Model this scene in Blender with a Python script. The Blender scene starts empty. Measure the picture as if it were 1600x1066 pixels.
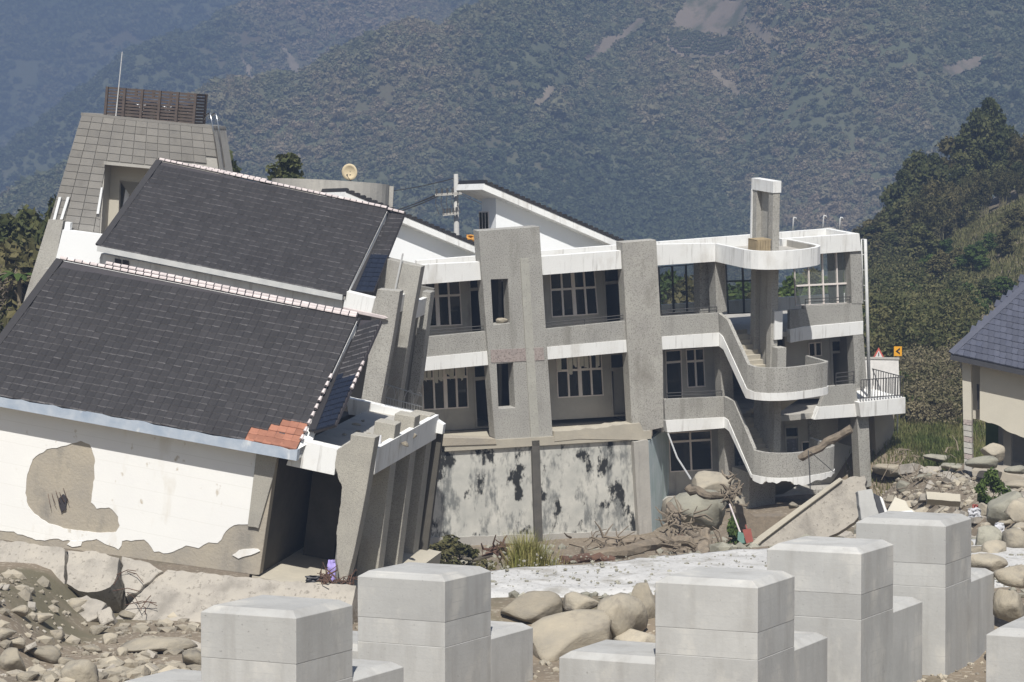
import bpy, bmesh, math, random
import numpy as np
from mathutils import Vector, Matrix, noise as mnoise
from mathutils.geometry import tessellate_polygon
R = math.radians
scene = bpy.context.scene
COL = scene.collection
random.seed(7); RNG = np.random.default_rng(11)

# ------------------------------------------------------------------ camera, sky, sun, exposure
FPX, CX, CY, HOR, CAMZ = 4000.0, 800.0, 533.0, 430.0, 6.8      # focal length in photo pixels, horizon row, eye height
PITCH = math.atan((CY-HOR)/FPX)
cam = bpy.data.cameras.new('camera'); cam_o = bpy.data.objects.new('camera', cam); COL.objects.link(cam_o)
cam.sensor_width = 36; cam.lens = FPX/1600*36; cam.clip_start = 0.5; cam.clip_end = 9000
cam_o.location = (0, 0, CAMZ); cam_o.rotation_euler = (math.pi/2-PITCH, 0, 0)
scene.camera = cam_o
SUN_EL, SUN_AZ = 50.0, 1.5                                       # azimuth: degrees left of straight behind the camera
sdir = Vector((-math.sin(R(SUN_AZ))*math.cos(R(SUN_EL)), -math.cos(R(SUN_AZ))*math.cos(R(SUN_EL)), math.sin(R(SUN_EL))))
world = bpy.data.worlds.new('World'); scene.world = world; world.use_nodes = True
wn = world.node_tree; bg = wn.nodes['Background']
sky = wn.nodes.new('ShaderNodeTexSky'); sky.sky_type = 'NISHITA'; sky.sun_disc = False
sky.sun_elevation = R(SUN_EL); sky.sun_rotation = R(180+SUN_AZ); sky.air_density = 1.0; sky.dust_density = 1.5
wn.links.new(sky.outputs[0], bg.inputs[0]); bg.inputs[1].default_value = 0.068
sun = bpy.data.lights.new('sun', 'SUN'); sun.energy = 5.0; sun.angle = R(0.55); sun.color = (1, 0.97, 0.915)
sun_o = bpy.data.objects.new('sun', sun); COL.objects.link(sun_o); sun_o.location = (0, 0, 60)
sun_o.rotation_euler = (-sdir).to_track_quat('-Z', 'Y').to_euler()
scene.view_settings.view_transform = 'Standard'; scene.view_settings.look = 'None'
scene.view_settings.exposure = 0.38; scene.view_settings.gamma = 1.0
scene.cycles.use_denoising = True; scene.cycles.max_bounces = 6; scene.cycles.volume_bounces = 1
scene.cycles.transparent_max_bounces = 8

# ------------------------------------------------------------------ helpers
EYE = Vector((0, 0, CAMZ)); FWD = Vector((0, math.cos(PITCH), -math.sin(PITCH))); UPV = Vector((0, math.sin(PITCH), math.cos(PITCH)))
def ray(px, py): return FWD + Vector((1, 0, 0))*((px-CX)/FPX) + UPV*((CY-py)/FPX)
def P(px, py, D): return EYE + ray(px, py)*D                     # a point of the place at distance D on the sight line
def proj(p):
    d = Vector(p)-EYE; D = d.dot(FWD); return (CX+FPX*d.x/D, CY-FPX*d.dot(UPV)/D)
class Fr:
    """Local frame of a building: x along its front, y into its depth, z up its walls."""
    def __init__(s, px, py, D, yaw, pitch, slope):
        s.O = P(px, py, D); y, p = R(yaw), R(pitch)
        N = Vector((math.sin(y)*math.cos(p), -math.cos(y)*math.cos(p), -math.sin(p)))
        U0 = Vector((math.cos(y), math.sin(y), 0)); V0 = N.cross(U0)
        if V0.z < 0: V0 = -V0
        lo, hi = R(-40), R(40)
        if slope is None: lo = hi = 0.0; slope = 0
        for _ in range(50):
            r = (lo+hi)/2; U = U0*math.cos(r)+V0*math.sin(r)
            a, b = proj(s.O), proj(s.O+U)
            if (b[1]-a[1])/(b[0]-a[0]) > slope: lo = r
            else: hi = r
        s.U = U; s.V = (V0*math.cos(r)-U0*math.sin(r)); s.B = -N
        s.M = Matrix(((s.U.x, s.B.x, s.V.x, s.O.x), (s.U.y, s.B.y, s.V.y, s.O.y), (s.U.z, s.B.z, s.V.z, s.O.z), (0, 0, 0, 1)))
    def l(s, px, py, y=0.0):
        d = ray(px, py); t = (y-(EYE-s.O).dot(s.B))/d.dot(s.B); q = EYE+d*t-s.O
        return (q.dot(s.U), q.dot(s.V))
    def lz(s, px, py, z):
        d = ray(px, py); t = (z-(EYE-s.O).dot(s.V))/d.dot(s.V); q = EYE+d*t-s.O
        return (q.dot(s.U), q.dot(s.B))
    def lx(s, px, py, x):
        d = ray(px, py); t = (x-(EYE-s.O).dot(s.U))/d.dot(s.U); q = EYE+d*t-s.O
        return (q.dot(s.B), q.dot(s.V))
    def px(s, x, y, z): return proj(s.O+s.U*x+s.B*y+s.V*z)
    def ls(s, pts, y=0.0): return [s.l(a, b, y) for a, b in pts]
    def p3(s, px, py, y=0.0):
        a = s.l(px, py, y); return Vector((a[0], y, a[1]))
class MB:
    def __init__(s): s.v = []; s.f = []
    def add(s, v, f):
        n = len(s.v); s.v += [tuple(q) for q in v]; s.f += [tuple(i+n for i in g) for g in f]; return s
    def box(s, x0, x1, y0, y1, z0, z1):
        return s.hexa([(x0,y0,z0),(x1,y0,z0),(x1,y1,z0),(x0,y1,z0),(x0,y0,z1),(x1,y0,z1),(x1,y1,z1),(x0,y1,z1)])
    def hexa(s, c):
        return s.add(c, [(0,3,2,1),(4,5,6,7),(0,1,5,4),(1,2,6,5),(2,3,7,6),(3,0,4,7)])
    def prism(s, poly, y0, y1, holes=(), dx=0.0, dz=0.0):
        loops = [list(poly)]+[list(h) for h in holes]
        flat = [q for lp in loops for q in lp]
        tris = tessellate_polygon([[Vector((x, z, 0)) for x, z in lp] for lp in loops])
        n = len(flat)
        v = [(x, y0, z) for x, z in flat]+[(x+dx, y1, z+dz) for x, z in flat]
        f = [tuple(t) for t in tris]+[tuple(i+n for i in t[::-1]) for t in tris]
        k = 0
        for lp in loops:
            m = len(lp)
            for i in range(m): f.append((k+i, k+(i+1) % m, k+(i+1) % m+n, k+i+n))
            k += m
        return s.add(v, f)
    def tube(s, pts, r, n=6, r1=None, cap=True):
        pts = [Vector(p) for p in pts]; m = len(pts); v = []; f = []
        r1 = r if r1 is None else r1
        for i, p in enumerate(pts):
            t = (pts[min(i+1, m-1)]-pts[max(i-1, 0)]).normalized()
            a = t.orthogonal().normalized() if i == 0 else (a-t*a.dot(t)).normalized()
            b = t.cross(a); rr = r+(r1-r)*i/max(1, m-1)
            for k in range(n):
                w = 2*math.pi*k/n; v.append(p+(a*math.cos(w)+b*math.sin(w))*rr)
        for i in range(m-1):
            for k in range(n): f.append((i*n+k, i*n+(k+1) % n, (i+1)*n+(k+1) % n, (i+1)*n+k))
        if cap: f.append(tuple(range(n))[::-1]); f.append(tuple((m-1)*n+k for k in range(n)))
        return s.add(v, f)
    def mesh(s, name, mat=None, smooth=False):
        me = bpy.data.meshes.new(name); me.from_pydata(s.v, [], s.f)
        bm = bmesh.new(); bm.from_mesh(me); bmesh.ops.recalc_face_normals(bm, faces=bm.faces); bm.to_mesh(me); bm.free()
        if mat: me.materials.append(mat)
        if smooth: me.polygons.foreach_set('use_smooth', [True]*len(me.polygons))
        return me
    def build(s, name, mat, parent=None, label=None, kind=None, smooth=False, bevel=0):
        return link(name, s.mesh(name, mat, smooth), parent, label, kind, bevel)
def link(name, me, parent=None, label=None, kind=None, bevel=0):
    o = bpy.data.objects.new(name, me); COL.objects.link(o)
    if parent is not None: o.parent = parent
    if label: o['label'] = label
    if kind: o['kind'] = kind
    if bevel:
        b = o.modifiers.new('bevel', 'BEVEL'); b.width = bevel; b.segments = 1; b.limit_method = 'ANGLE'; b.angle_limit = R(40)
    return o
def tag(o, label, cat, group=None):
    o['label'] = label; o['category'] = cat
    if group: o['group'] = group
    return o
def thing(name, label, cat, M=None, group=None):
    o = bpy.data.objects.new(name, None); COL.objects.link(o); o.empty_display_size = 0.3
    if M is not None: o.matrix_world = M
    return tag(o, label, cat, group)
def ragged(pts, amp, step, seed=0, closed=False):
    rd = random.Random(seed); out = []; n = len(pts)
    for i in range(n if closed else n-1):
        a, b = Vector(pts[i]), Vector(pts[(i+1) % n]); L = (b-a).length; m = max(1, int(L/step))
        nn = Vector((-(b-a).y, (b-a).x)).normalized() if L > 0 else Vector((0, 0))
        for k in range(m):
            q = a+(b-a)*(k/m)
            if k or True: q = q+nn*rd.uniform(-amp, amp)
            out.append((q.x, q.y))
    if not closed: out.append(tuple(pts[-1]))
    return out
def inpoly(x, y, poly):
    c = False; n = len(poly)
    for i in range(n):
        x1, y1 = poly[i]; x2, y2 = poly[i-1]
        if (y1 > y) != (y2 > y) and x < (x2-x1)*(y-y1)/(y2-y1)+x1: c = not c
    return c
def sst(a, b, x):
    t = np.clip((x-a)/(b-a), 0, 1); return t*t*(3-2*t)
_perm = RNG.random((4, 128, 128))
def vnoise(x, y, k=0):
    x = np.asarray(x, float); y = np.asarray(y, float)
    xi = np.floor(x).astype(int); yi = np.floor(y).astype(int); fx = x-xi; fy = y-yi
    fx = fx*fx*(3-2*fx); fy = fy*fy*(3-2*fy); T = _perm[k % 4]
    a = T[xi % 128, yi % 128]; b = T[(xi+1) % 128, yi % 128]; c = T[xi % 128, (yi+1) % 128]; d = T[(xi+1) % 128, (yi+1) % 128]
    return (a*(1-fx)+b*fx)*(1-fy)+(c*(1-fx)+d*fx)*fy
def fbm(x, y, o=4, k=0):
    s = 0; a = .5; f = 1
    for i in range(o): s = s+a*(vnoise(np.asarray(x)*f+13*i, np.asarray(y)*f+7*i, k+i)-.5); a *= .5; f *= 2
    return s

# ------------------------------------------------------------------ materials
def srgb(r, g, b):
    f = lambda c: (c/255/12.92 if c/255 <= .04045 else ((c/255+.055)/1.055)**2.4)
    return (f(r), f(g), f(b), 1)
def mat(name, c1, c2, scale=1.2, rough=.85, bump=.25, bscale=30, speck=None, stain=None, stain2=None, detail=6, island=0.0, spec=.3, metal=0, lines=None, gain=1.0):
    """noise-mixed colours; speck=(colour, scale, lo, hi); stain=(colour, (sx,sy,sz), lo, hi) ; lines=(colour, period, width)"""
    m = bpy.data.materials.new(name); m.use_nodes = True; nt = m.node_tree; N = nt.nodes; L = nt.links
    bs = N['Principled BSDF']; bs.inputs['Roughness'].default_value = rough; bs.inputs['Specular IOR Level'].default_value = spec; bs.inputs['Metallic'].default_value = metal
    tc = N.new('ShaderNodeTexCoord')
    oi = N.new('ShaderNodeObjectInfo')
    va = N.new('ShaderNodeVectorMath'); va.operation = 'MULTIPLY_ADD'; L.new(oi.outputs['Random'], va.inputs[0]); va.inputs[1].default_value = (17, 31, 23) if island else (0, 0, 0)
    L.new(tc.outputs['Object'], va.inputs[2]); co = va.outputs[0]
    def nz(sc, det, vec=co, sv=None):
        if sv:
            mp = N.new('ShaderNodeMapping'); mp.inputs['Scale'].default_value = sv; L.new(co, mp.inputs[0]); vec = mp.outputs[0]
        n = N.new('ShaderNodeTexNoise'); n.inputs['Scale'].default_value = sc; n.inputs['Detail'].default_value = det; n.inputs['Roughness'].default_value = .62
        L.new(vec, n.inputs['Vector']); return n.outputs['Fac']
    def ramp(v, lo, hi):
        r = N.new('ShaderNodeMapRange'); r.inputs[1].default_value = lo; r.inputs[2].default_value = hi; r.clamp = True; L.new(v, r.inputs[0]); return r.outputs[0]
    def mix(f, a, b):
        x = N.new('ShaderNodeMix'); x.data_type = 'RGBA'
        if isinstance(f, float): x.inputs[0].default_value = f
        else: L.new(f, x.inputs[0])
        for s, q in ((6, a), (7, b)):
            if isinstance(q, tuple): x.inputs[s].default_value = q
            else: L.new(q, x.inputs[s])
        return x.outputs[2]
    c = mix(ramp(nz(scale, detail), .3, .7), c1, c2)
    if speck: c = mix(ramp(nz(speck[1], 2), speck[2], speck[3]), c, speck[0])
    for st in (stain, stain2):
        if st: c = mix(ramp(nz(1.0, 8, sv=st[1]), st[2], st[3]), c, st[0])
    if lines:
        sx = N.new('ShaderNodeSeparateXYZ'); L.new(co, sx.inputs[0])
        md = N.new('ShaderNodeMath'); md.operation = 'FLOORED_MODULO'; L.new(sx.outputs[2], md.inputs[0]); md.inputs[1].default_value = lines[1]
        lt = N.new('ShaderNodeMath'); lt.operation = 'LESS_THAN'; L.new(md.outputs[0], lt.inputs[0]); lt.inputs[1].default_value = lines[2]
        c = mix(lt.outputs[0], c, lines[0])
    if island:
        hs = N.new('ShaderNodeHueSaturation'); ge = N.new('ShaderNodeNewGeometry'); sm = N.new('ShaderNodeMath'); L.new(oi.outputs['Random'], sm.inputs[0]); L.new(ge.outputs['Random Per Island'], sm.inputs[1]); fr = N.new('ShaderNodeMath'); fr.operation = 'FRACT'; L.new(sm.outputs[0], fr.inputs[0])
        mm = N.new('ShaderNodeMapRange'); L.new(fr.outputs[0], mm.inputs[0]); mm.inputs[3].default_value = 1-island; mm.inputs[4].default_value = 1+island
        L.new(mm.outputs[0], hs.inputs['Value']); L.new(c, hs.inputs['Color']); c = hs.outputs[0]
    L.new(c, bs.inputs['Base Color'])
    if bump:
        b = N.new('ShaderNodeBump'); b.inputs['Strength'].default_value = bump; b.inputs['Distance'].default_value = .03; L.new(nz(bscale, 5), b.inputs['Height']); L.new(b.outputs[0], bs.inputs['Normal'])
    return m
def flat(name, c, rough=.6, metal=0, spec=.4):
    return mat(name, c, tuple(min(1, x*.8) for x in c[:3])+(1,), 3, rough, .05, 20, spec=spec, metal=metal)
g = lambda v: (v, v, v, 1)
MT = {}
MT['pebble'] = mat('pebble_dash', (.42,.41,.375,1), (.345,.335,.31,1), .7, .95, .6, 26, speck=((.17,.16,.14,1), 24, .50, .68), stain=((.19,.18,.155,1), (1.5,1.5,.25), .54, .80))
MT['pebble_warm'] = mat('pebble_dash_warm', (.45,.435,.39,1), (.365,.35,.32,1), .7, .95, .6, 26, speck=((.20,.19,.165,1), 26, .50, .70), stain=((.22,.205,.175,1), (1.3,1.3,.5), .53, .78))
MT['pebble_near'] = mat('fine_pebble_dash', (.44,.415,.355,1), (.35,.33,.29,1), .9, .95, .5, 45, speck=((.21,.20,.175,1), 48, .50, .68), stain=((.24,.225,.19,1), (1.6,1.6,.3), .56, .85))
MT['white'] = mat('white_paint', (.80,.80,.78,1), (.74,.74,.72,1), .5, .75, .08, 30, stain=((.36,.345,.32,1), (7,7,.6), .56, .78), stain2=((.58,.56,.52,1), (1.1,1.1,.5), .54, .76))
MT['white_clean'] = mat('white_wall', (.82,.83,.83,1), (.78,.79,.79,1), .5, .75, .05, 30)
MT['plaster'] = mat('white_plaster', (.82,.81,.775,1), (.78,.77,.745,1), .6, .8, .12, 14, stain=((.60,.55,.46,1), (.9,.9,.35), .58, .80), stain2=((.50,.44,.35,1), (2.2,2.2,1.6), .64, .70), lines=((.70,.685,.64,1), .62, .010))
MT['render'] = mat('bare_cement', (.42,.37,.29,1), (.33,.30,.255,1), .9, .95, .5, 12, stain=((.23,.215,.19,1), (1.2,1.2,.5), .55, .75))
MT['render_grey'] = mat('grey_cement', (.44,.42,.38,1), (.35,.335,.305,1), .9, .95, .5, 12, stain=((.18,.17,.16,1), (1.5,1.5,.3), .55, .8))
MT['concrete'] = mat('pale_concrete', (.43,.425,.405,1), (.35,.345,.33,1), 0.9, .85, .15, 14, stain=((.30,.29,.27,1), (2.2,2.2,.22), .50, .78), stain2=((.52,.50,.455,1), (1.2,1.2,.8), .55, .75), speck=((.24,.235,.22,1), 20, .69, .74), island=.07, lines=((.37,.365,.35,1), .235, .008))
MT['apron'] = mat('poured_concrete', (.54,.53,.51,1), (.44,.43,.41,1), 1.1, .95, .8, 6, speck=((.30,.29,.27,1), 9, .57, .70), stain=((.30,.285,.255,1), (.8,.8,.8), .54, .66))
MT['mould'] = mat('mould_stained_paint', (.60,.585,.53,1), (.40,.40,.37,1), 1.1, .9, .2, 14, stain=((.20,.205,.195,1), (2.4,2.4,1.0), .49, .62), stain2=((.028,.028,.026,1), (1.15,1.15,.7), .545, .60), detail=9)
MT['bluewall'] = mat('faded_blue_paint', (.50,.56,.58,1), (.38,.46,.47,1), 1.2, .85, .1, 20, stain=((.30,.40,.36,1), (4,4,.3), .52, .75))
MT['slab'] = mat('floor_concrete', (.46,.42,.34,1), (.38,.35,.29,1), 1.5, .95, .3, 12)
MT['tile'] = mat('charcoal_roof_tile', (.027,.0255,.0265,1), (.037,.0345,.0355,1), 2.0, .55, .1, 30, island=.12, spec=.35)
MT['tile_mass'] = mat('charcoal_roof_tiles', (.027,.0255,.0265,1), (.037,.0345,.0355,1), 1.4, .55, .1, 30, spec=.35, island=.12, stain=((.026,.024,.025,1), (.7,.7,.7), .5, .7))
MT['tile_red'] = mat('terracotta_tile', (.34,.155,.10,1), (.27,.12,.08,1), 4, .85, .1, 30, island=.2)
MT['tile_blue'] = mat('slate_blue_tile', (.055,.06,.085,1), (.07,.075,.10,1), 3, .5, .1, 30, island=.15, spec=.4)
MT['ridge'] = mat('pale_ridge_mortar', (.62,.55,.53,1), (.50,.44,.43,1), 3, .8, .2, 30, island=.12)
MT['tile_edge'] = mat('lit_tile_edge', (.26,.25,.26,1), (.10,.097,.10,1), 7, .6, .1, 30, island=.45)  # highlight along the tile lips, put into a lighter edge colour
MT['tile_shade'] = mat('shadow_coloured_tile', (.010,.014,.026,1), (.016,.021,.036,1), 3, .4, .1, 30, spec=.4)  # shadow on the lower strip tiles, painted in as a navy colour
MT['ridge_dark'] = flat('ridge_joint', (.05,.045,.05,1), .7)
MT['gutter'] = mat('blue_grey_gutter_paint', (.30,.36,.44,1), (.46,.50,.55,1), 2.2, .7, .1, 30, stain=((.72,.73,.72,1), (2,2,.9), .58, .72))
MT['gutter_white'] = mat('weathered_white_gutter', (.62,.62,.60,1), (.46,.47,.47,1), 1.6, .7, .1, 30)
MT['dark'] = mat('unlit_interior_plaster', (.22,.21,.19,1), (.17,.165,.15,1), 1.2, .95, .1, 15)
MT['shaded_dirty'] = mat('shade_darkened_dirty_plaster', (.11,.10,.085,1), (.075,.07,.06,1), 1.5, .95, .2, 15)  # dirty plaster, colour lowered further to deepen the portico's shade
MT['foundation'] = mat('weathered_foundation', (.40,.365,.31,1), (.31,.285,.25,1), 1.4, .95, .7, 9, speck=((.22,.20,.17,1), 9, .58, .7), stain=((.24,.22,.19,1), (1.3,1.3,1.3), .52, .68))
MT['frame'] = mat('window_frame', (.80,.73,.68,1), (.72,.66,.62,1), 3, .6, .05, 30)
MT['frame_dark'] = flat('dark_metal_frame', (.05,.05,.055,1), .5)
MT['iron'] = flat('railing_iron', (.07,.068,.066,1), .6)
MT['steel'] = flat('steel', (.55,.56,.57,1), .3, 1.0)
MT['rust'] = mat('brown_lattice', (.075,.060,.054,1), (.11,.085,.072,1), 5, .75, .2, 30)
MT['towertile'] = mat('grey_stone_panel', (.27,.255,.23,1), (.22,.21,.195,1), 1.5, .9, .25, 25, island=.10, stain=((.15,.14,.125,1), (1.5,1.5,.3), .58, .85))
MT['pipe'] = flat('white_pipe', (.58,.58,.57,1), .6)
MT['cream'] = mat('cream_render', (.50,.465,.385,1), (.45,.42,.35,1), .8, .85, .1, 20)
MT['rock'] = mat('river_rock', (.36,.315,.24,1), (.265,.24,.195,1), 1.6, .95, 1.0, 4, island=.25, stain=((.18,.16,.135,1), (1.2,1.2,1.2), .55, .72))
MT['rock_grey'] = mat('grey_green_rock', (.31,.295,.235,1), (.235,.225,.185,1), 1.6, .95, 1.0, 4, island=.15, stain=((.17,.16,.125,1), (1.4,1.4,1.4), .52, .68))
MT['soil'] = mat('gravelly_soil', (.23,.185,.135,1), (.165,.135,.10,1), .5, 1, 1.0, 3.5, speck=((.33,.29,.23,1), 6, .55, .68), stain=((.13,.115,.075,1), (.12,.12,.12), .53, .62))
MT['wood'] = mat('grey_driftwood', (.24,.195,.145,1), (.155,.13,.10,1), 5, .95, .6, 20, island=.15)
MT['wood_dark'] = mat('dark_roots', (.13,.075,.05,1), (.08,.05,.04,1), 6, .95, .5, 25, island=.2)
MT['bark'] = mat('bark', (.17,.14,.105,1), (.11,.09,.07,1), 5, .95, .5, 15)
MT['plastic_red'] = flat('red_plastic', (.33,.10,.08,1)); MT['plastic_green'] = flat('green_plastic', (.16,.29,.24,1))
MT['purple'] = flat('lilac_cloth', (.36,.30,.62,1), .9); MT['white_cloth'] = flat('white_cloth', (.5,.5,.52,1), .9)
MT['yellow'] = flat('sign_yellow', (.75,.36,.02,1), .5); MT['black'] = flat('sign_black', (.015,.015,.015,1), .5); MT['signred'] = flat('sign_red', (.55,.12,.09,1)); MT['signwhite'] = flat('sign_white', (.7,.68,.65,1))
MT['dish'] = mat('cream_dish', (.66,.56,.38,1), (.58,.48,.32,1), 3, .6, .05, 20)
MT['orange'] = flat('orange_plastic', (.62,.30,.05,1))
MT['pinkish'] = mat('pink_grey_terrazzo', (.40,.34,.31,1), (.32,.28,.26,1), 3, .9, .4, 25, speck=((.2,.16,.15,1), 14, .5, .7))
MT['strip'] = mat('pale_pebble_strip', (.44,.43,.38,1), (.38,.37,.33,1), 2, .95, .5, 26, speck=((.26,.25,.22,1), 18, .55, .72))
MT['box_tan'] = mat('tan_board', (.38,.30,.18,1), (.28,.22,.14,1), 3, .8, .2, 20)
def glass_mat(name, tint, rough=.05, alpha=.35):
    m = bpy.data.materials.new(name); m.use_nodes = True; nt = m.node_tree; bs = nt.nodes['Principled BSDF']
    bs.inputs['Base Color'].default_value = tint; bs.inputs['Roughness'].default_value = rough; bs.inputs['Alpha'].default_value = alpha; bs.inputs['Specular IOR Level'].default_value = .5
    return m
MT['glass'] = glass_mat('window_glass', (.035,.036,.032,1), .08, .85)
MT['glass_clear'] = glass_mat('dusty_clear_glass', (.25,.28,.26,1), .1, .18)
def leaf_mat(name, c1, c2, c3, tr=.25):
    m = bpy.data.materials.new(name); m.use_nodes = True; nt = m.node_tree; N = nt.nodes; L = nt.links; bs = N['Principled BSDF']
    ge = N.new('ShaderNodeNewGeometry'); oi = N.new('ShaderNodeObjectInfo')
    tc = N.new('ShaderNodeTexCoord'); nz = N.new('ShaderNodeTexNoise'); nz.inputs['Scale'].default_value = .45; nz.inputs['Detail'].default_value = 3; L.new(tc.outputs['Object'], nz.inputs['Vector'])
    ad = N.new('ShaderNodeMath'); ad.operation = 'MULTIPLY_ADD'; L.new(ge.outputs['Random Per Island'], ad.inputs[0]); ad.inputs[1].default_value = .2; L.new(nz.outputs['Fac'], ad.inputs[2])
    a2 = N.new('ShaderNodeMath'); a2.operation = 'MULTIPLY_ADD'; L.new(oi.outputs['Random'], a2.inputs[0]); a2.inputs[1].default_value = .25; L.new(ad.outputs[0], a2.inputs[2])
    r = N.new('ShaderNodeValToRGB'); r.color_ramp.elements[0].position = .40; r.color_ramp.elements[0].color = c1; r.color_ramp.elements[1].position = .90; r.color_ramp.elements[1].color = c3
    e = r.color_ramp.elements.new(.66); e.color = c2; L.new(a2.outputs[0], r.inputs[0])
    L.new(r.outputs[0], bs.inputs['Base Color']); bs.inputs['Roughness'].default_value = .7; bs.inputs['Specular IOR Level'].default_value = .15
    tl = N.new('ShaderNodeBsdfTranslucent'); L.new(r.outputs[0], tl.inputs[0]); mx = N.new('ShaderNodeMixShader'); mx.inputs[0].default_value = tr
    L.new(bs.outputs[0], mx.inputs[1]); L.new(tl.outputs[0], mx.inputs[2]); L.new(mx.outputs[0], N['Material Output'].inputs[0])
    return m
MT['leaf_dark'] = leaf_mat('dark_leaves', (.034,.046,.018,1), (.075,.086,.032,1), (.14,.138,.055,1))
MT['leaf_olive'] = leaf_mat('olive_leaves', (.045,.050,.020,1), (.09,.088,.036,1), (.16,.14,.065,1))
MT['leaf_green'] = leaf_mat('green_leaves', (.03,.055,.015,1), (.06,.095,.025,1), (.11,.15,.04,1))
MT['leaf_dry'] = leaf_mat('dry_brush', (.10,.08,.05,1), (.17,.14,.09,1), (.26,.22,.15,1))
MT['grass'] = leaf_mat('grass_blades', (.09,.12,.025,1), (.19,.20,.05,1), (.36,.32,.13,1))

# ------------------------------------------------------------------ ground
def gz(x, y):
    x = np.asarray(x, float); y = np.asarray(y, float)
    left = 1-sst(-4.0, -1.0, x)
    near = -.8*(1-sst(50, 53.5, y))*(1-left) - left*(.8+1.75*sst(46, 62, y)-1.3*(1-sst(-13.2, -11.0, x))*sst(50, 62, y))   # river bed before the embankment and the sunken building
    yb = np.where(x < 8, 58.6+.72*np.clip(x, -2, 8), 64.6)*(1-left)+74*left
    sh = 3.2*sst(99, 104, y)*(1-sst(113, 116, y)); lim = 112.5+.5*np.clip(x, 0, 14)
    gul = sst(yb, yb+15, y)*(1-sst(lim, lim+2.5, y))*(1-sst(12.7+sh, 16.2+sh, x))
    z = near*(1-gul) + gul*(-4.2+1.3*sst(4, 13, x))
    z = z - 1.0*sst(13, 18, x)*sst(66, 85, y)*(1-sst(112, 125, y))
    hill = np.clip((x-26)*.5, 0, 60)*sst(135, 235, y)
    back = 2.3*sst(116, 160, y)*sst(10, 16, x) - 1.0*sst(lim, lim+4, y)*(1-sst(10, 16, x))
    z = z+hill*(1-sst(272, 330, y))+back
    amp = .22*sst(44, 60, y)+.25*sst(14, 20, x)*sst(60, 75, y)
    apron = (1-sst(62, 65, y))*sst(-2.5, -.5, x)
    z = z+fbm(x*.45, y*.45, 4)*amp*(1-.9*apron)+fbm(x*.06, y*.06, 3, 1)*1.5*sst(120, 200, y)
    return z
xs = np.concatenate([np.linspace(-1400, -70, 14), np.linspace(-60, 60, 260), np.linspace(70, 260, 40), np.linspace(300, 1400, 10)])
ys = np.concatenate([np.linspace(-60, 28, 8), np.linspace(30, 130, 260), np.linspace(132, 340, 90), np.linspace(380, 2700, 16)])
X, Y = np.meshgrid(xs, ys); Z = gz(X, Y)
nx, ny = len(xs), len(ys)
def grid_faces(nx, ny):
    i = np.arange(nx*ny).reshape(ny, nx)
    return np.stack([i[:-1, :-1].ravel(), i[:-1, 1:].ravel(), i[1:, 1:].ravel(), i[1:, :-1].ravel()], 1)
def np_mesh(name, v, f, mt, smooth=False):
    me = bpy.data.meshes.new(name); n = f.shape[1]
    me.vertices.add(len(v)); me.vertices.foreach_set('co', np.ascontiguousarray(v, dtype=np.float32).ravel())
    me.loops.add(f.size); me.loops.foreach_set('vertex_index', np.ascontiguousarray(f, dtype=np.int32).ravel())
    me.polygons.add(len(f)); me.polygons.foreach_set('loop_start', np.arange(0, f.size, n, dtype=np.int32))
    me.polygons.foreach_set('use_smooth', [smooth]*len(f)); me.update(calc_edges=True); me.validate()
    if mt: me.materials.append(mt)
    return me
ground = link('ground', np_mesh('ground', np.stack([X.ravel(), Y.ravel(), Z.ravel()], 1), grid_faces(nx, ny), MT['soil'], True), kind='structure')
def GZ(x, y): return float(gz(x, y))
def hit(px, py, D0=38, D1=140):
    d = ray(px, py); t = np.linspace(D0, D1, 1400); zz = EYE.z+d.z*t; i = np.nonzero(zz <= gz(d.x*t, d.y*t))[0]
    return float(t[i[0]]) if len(i) else D1

# ------------------------------------------------------------------ mountains with forest, fields and slides
def forest_mat(name, cols):
    m = bpy.data.materials.new(name); m.use_nodes = True; nt = m.node_tree; N = nt.nodes; L = nt.links; bs = N['Principled BSDF']
    at = N.new('ShaderNodeAttribute'); at.attribute_type = 'INSTANCER'; at.attribute_name = 'tint'
    r = N.new('ShaderNodeValToRGB'); el = r.color_ramp.elements
    el[0].position = 0; el[0].color = cols[0]; el[1].position = 1; el[1].color = cols[-1]
    for i, c in enumerate(cols[1:-1]): e = el.new((i+1)/(len(cols)-1)); e.color = c
    L.new(at.outputs['Fac'], r.inputs[0])
    tc = N.new('ShaderNodeTexCoord'); nz = N.new('ShaderNodeTexNoise'); nz.inputs['Scale'].default_value = 7; nz.inputs['Detail'].default_value = 5; L.new(tc.outputs['Object'], nz.inputs['Vector'])
    hs = N.new('ShaderNodeHueSaturation'); mr = N.new('ShaderNodeMapRange'); L.new(nz.outputs['Fac'], mr.inputs[0]); mr.inputs[1].default_value = .3; mr.inputs[2].default_value = .7; mr.inputs[3].default_value = .85; mr.inputs[4].default_value = 1.15
    L.new(mr.outputs[0], hs.inputs['Value']); L.new(r.outputs[0], hs.inputs['Color']); L.new(hs.outputs[0], bs.inputs['Base Color'])
    bs.inputs['Roughness'].default_value = 1; bs.inputs['Specular IOR Level'].default_value = 0
    tl = N.new('ShaderNodeBsdfTranslucent'); L.new(hs.outputs[0], tl.inputs[0]); mx = N.new('ShaderNodeMixShader'); mx.inputs[0].default_value = .42; L.new(bs.outputs[0], mx.inputs[1]); L.new(tl.outputs[0], mx.inputs[2]); L.new(mx.outputs[0], N['Material Output'].inputs[0])
    return m
MT['forest'] = forest_mat('mountain_forest', [(.135,.165,.095,1), (.205,.225,.13,1), (.30,.285,.175,1), (.39,.33,.225,1), (.46,.375,.275,1)])
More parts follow.
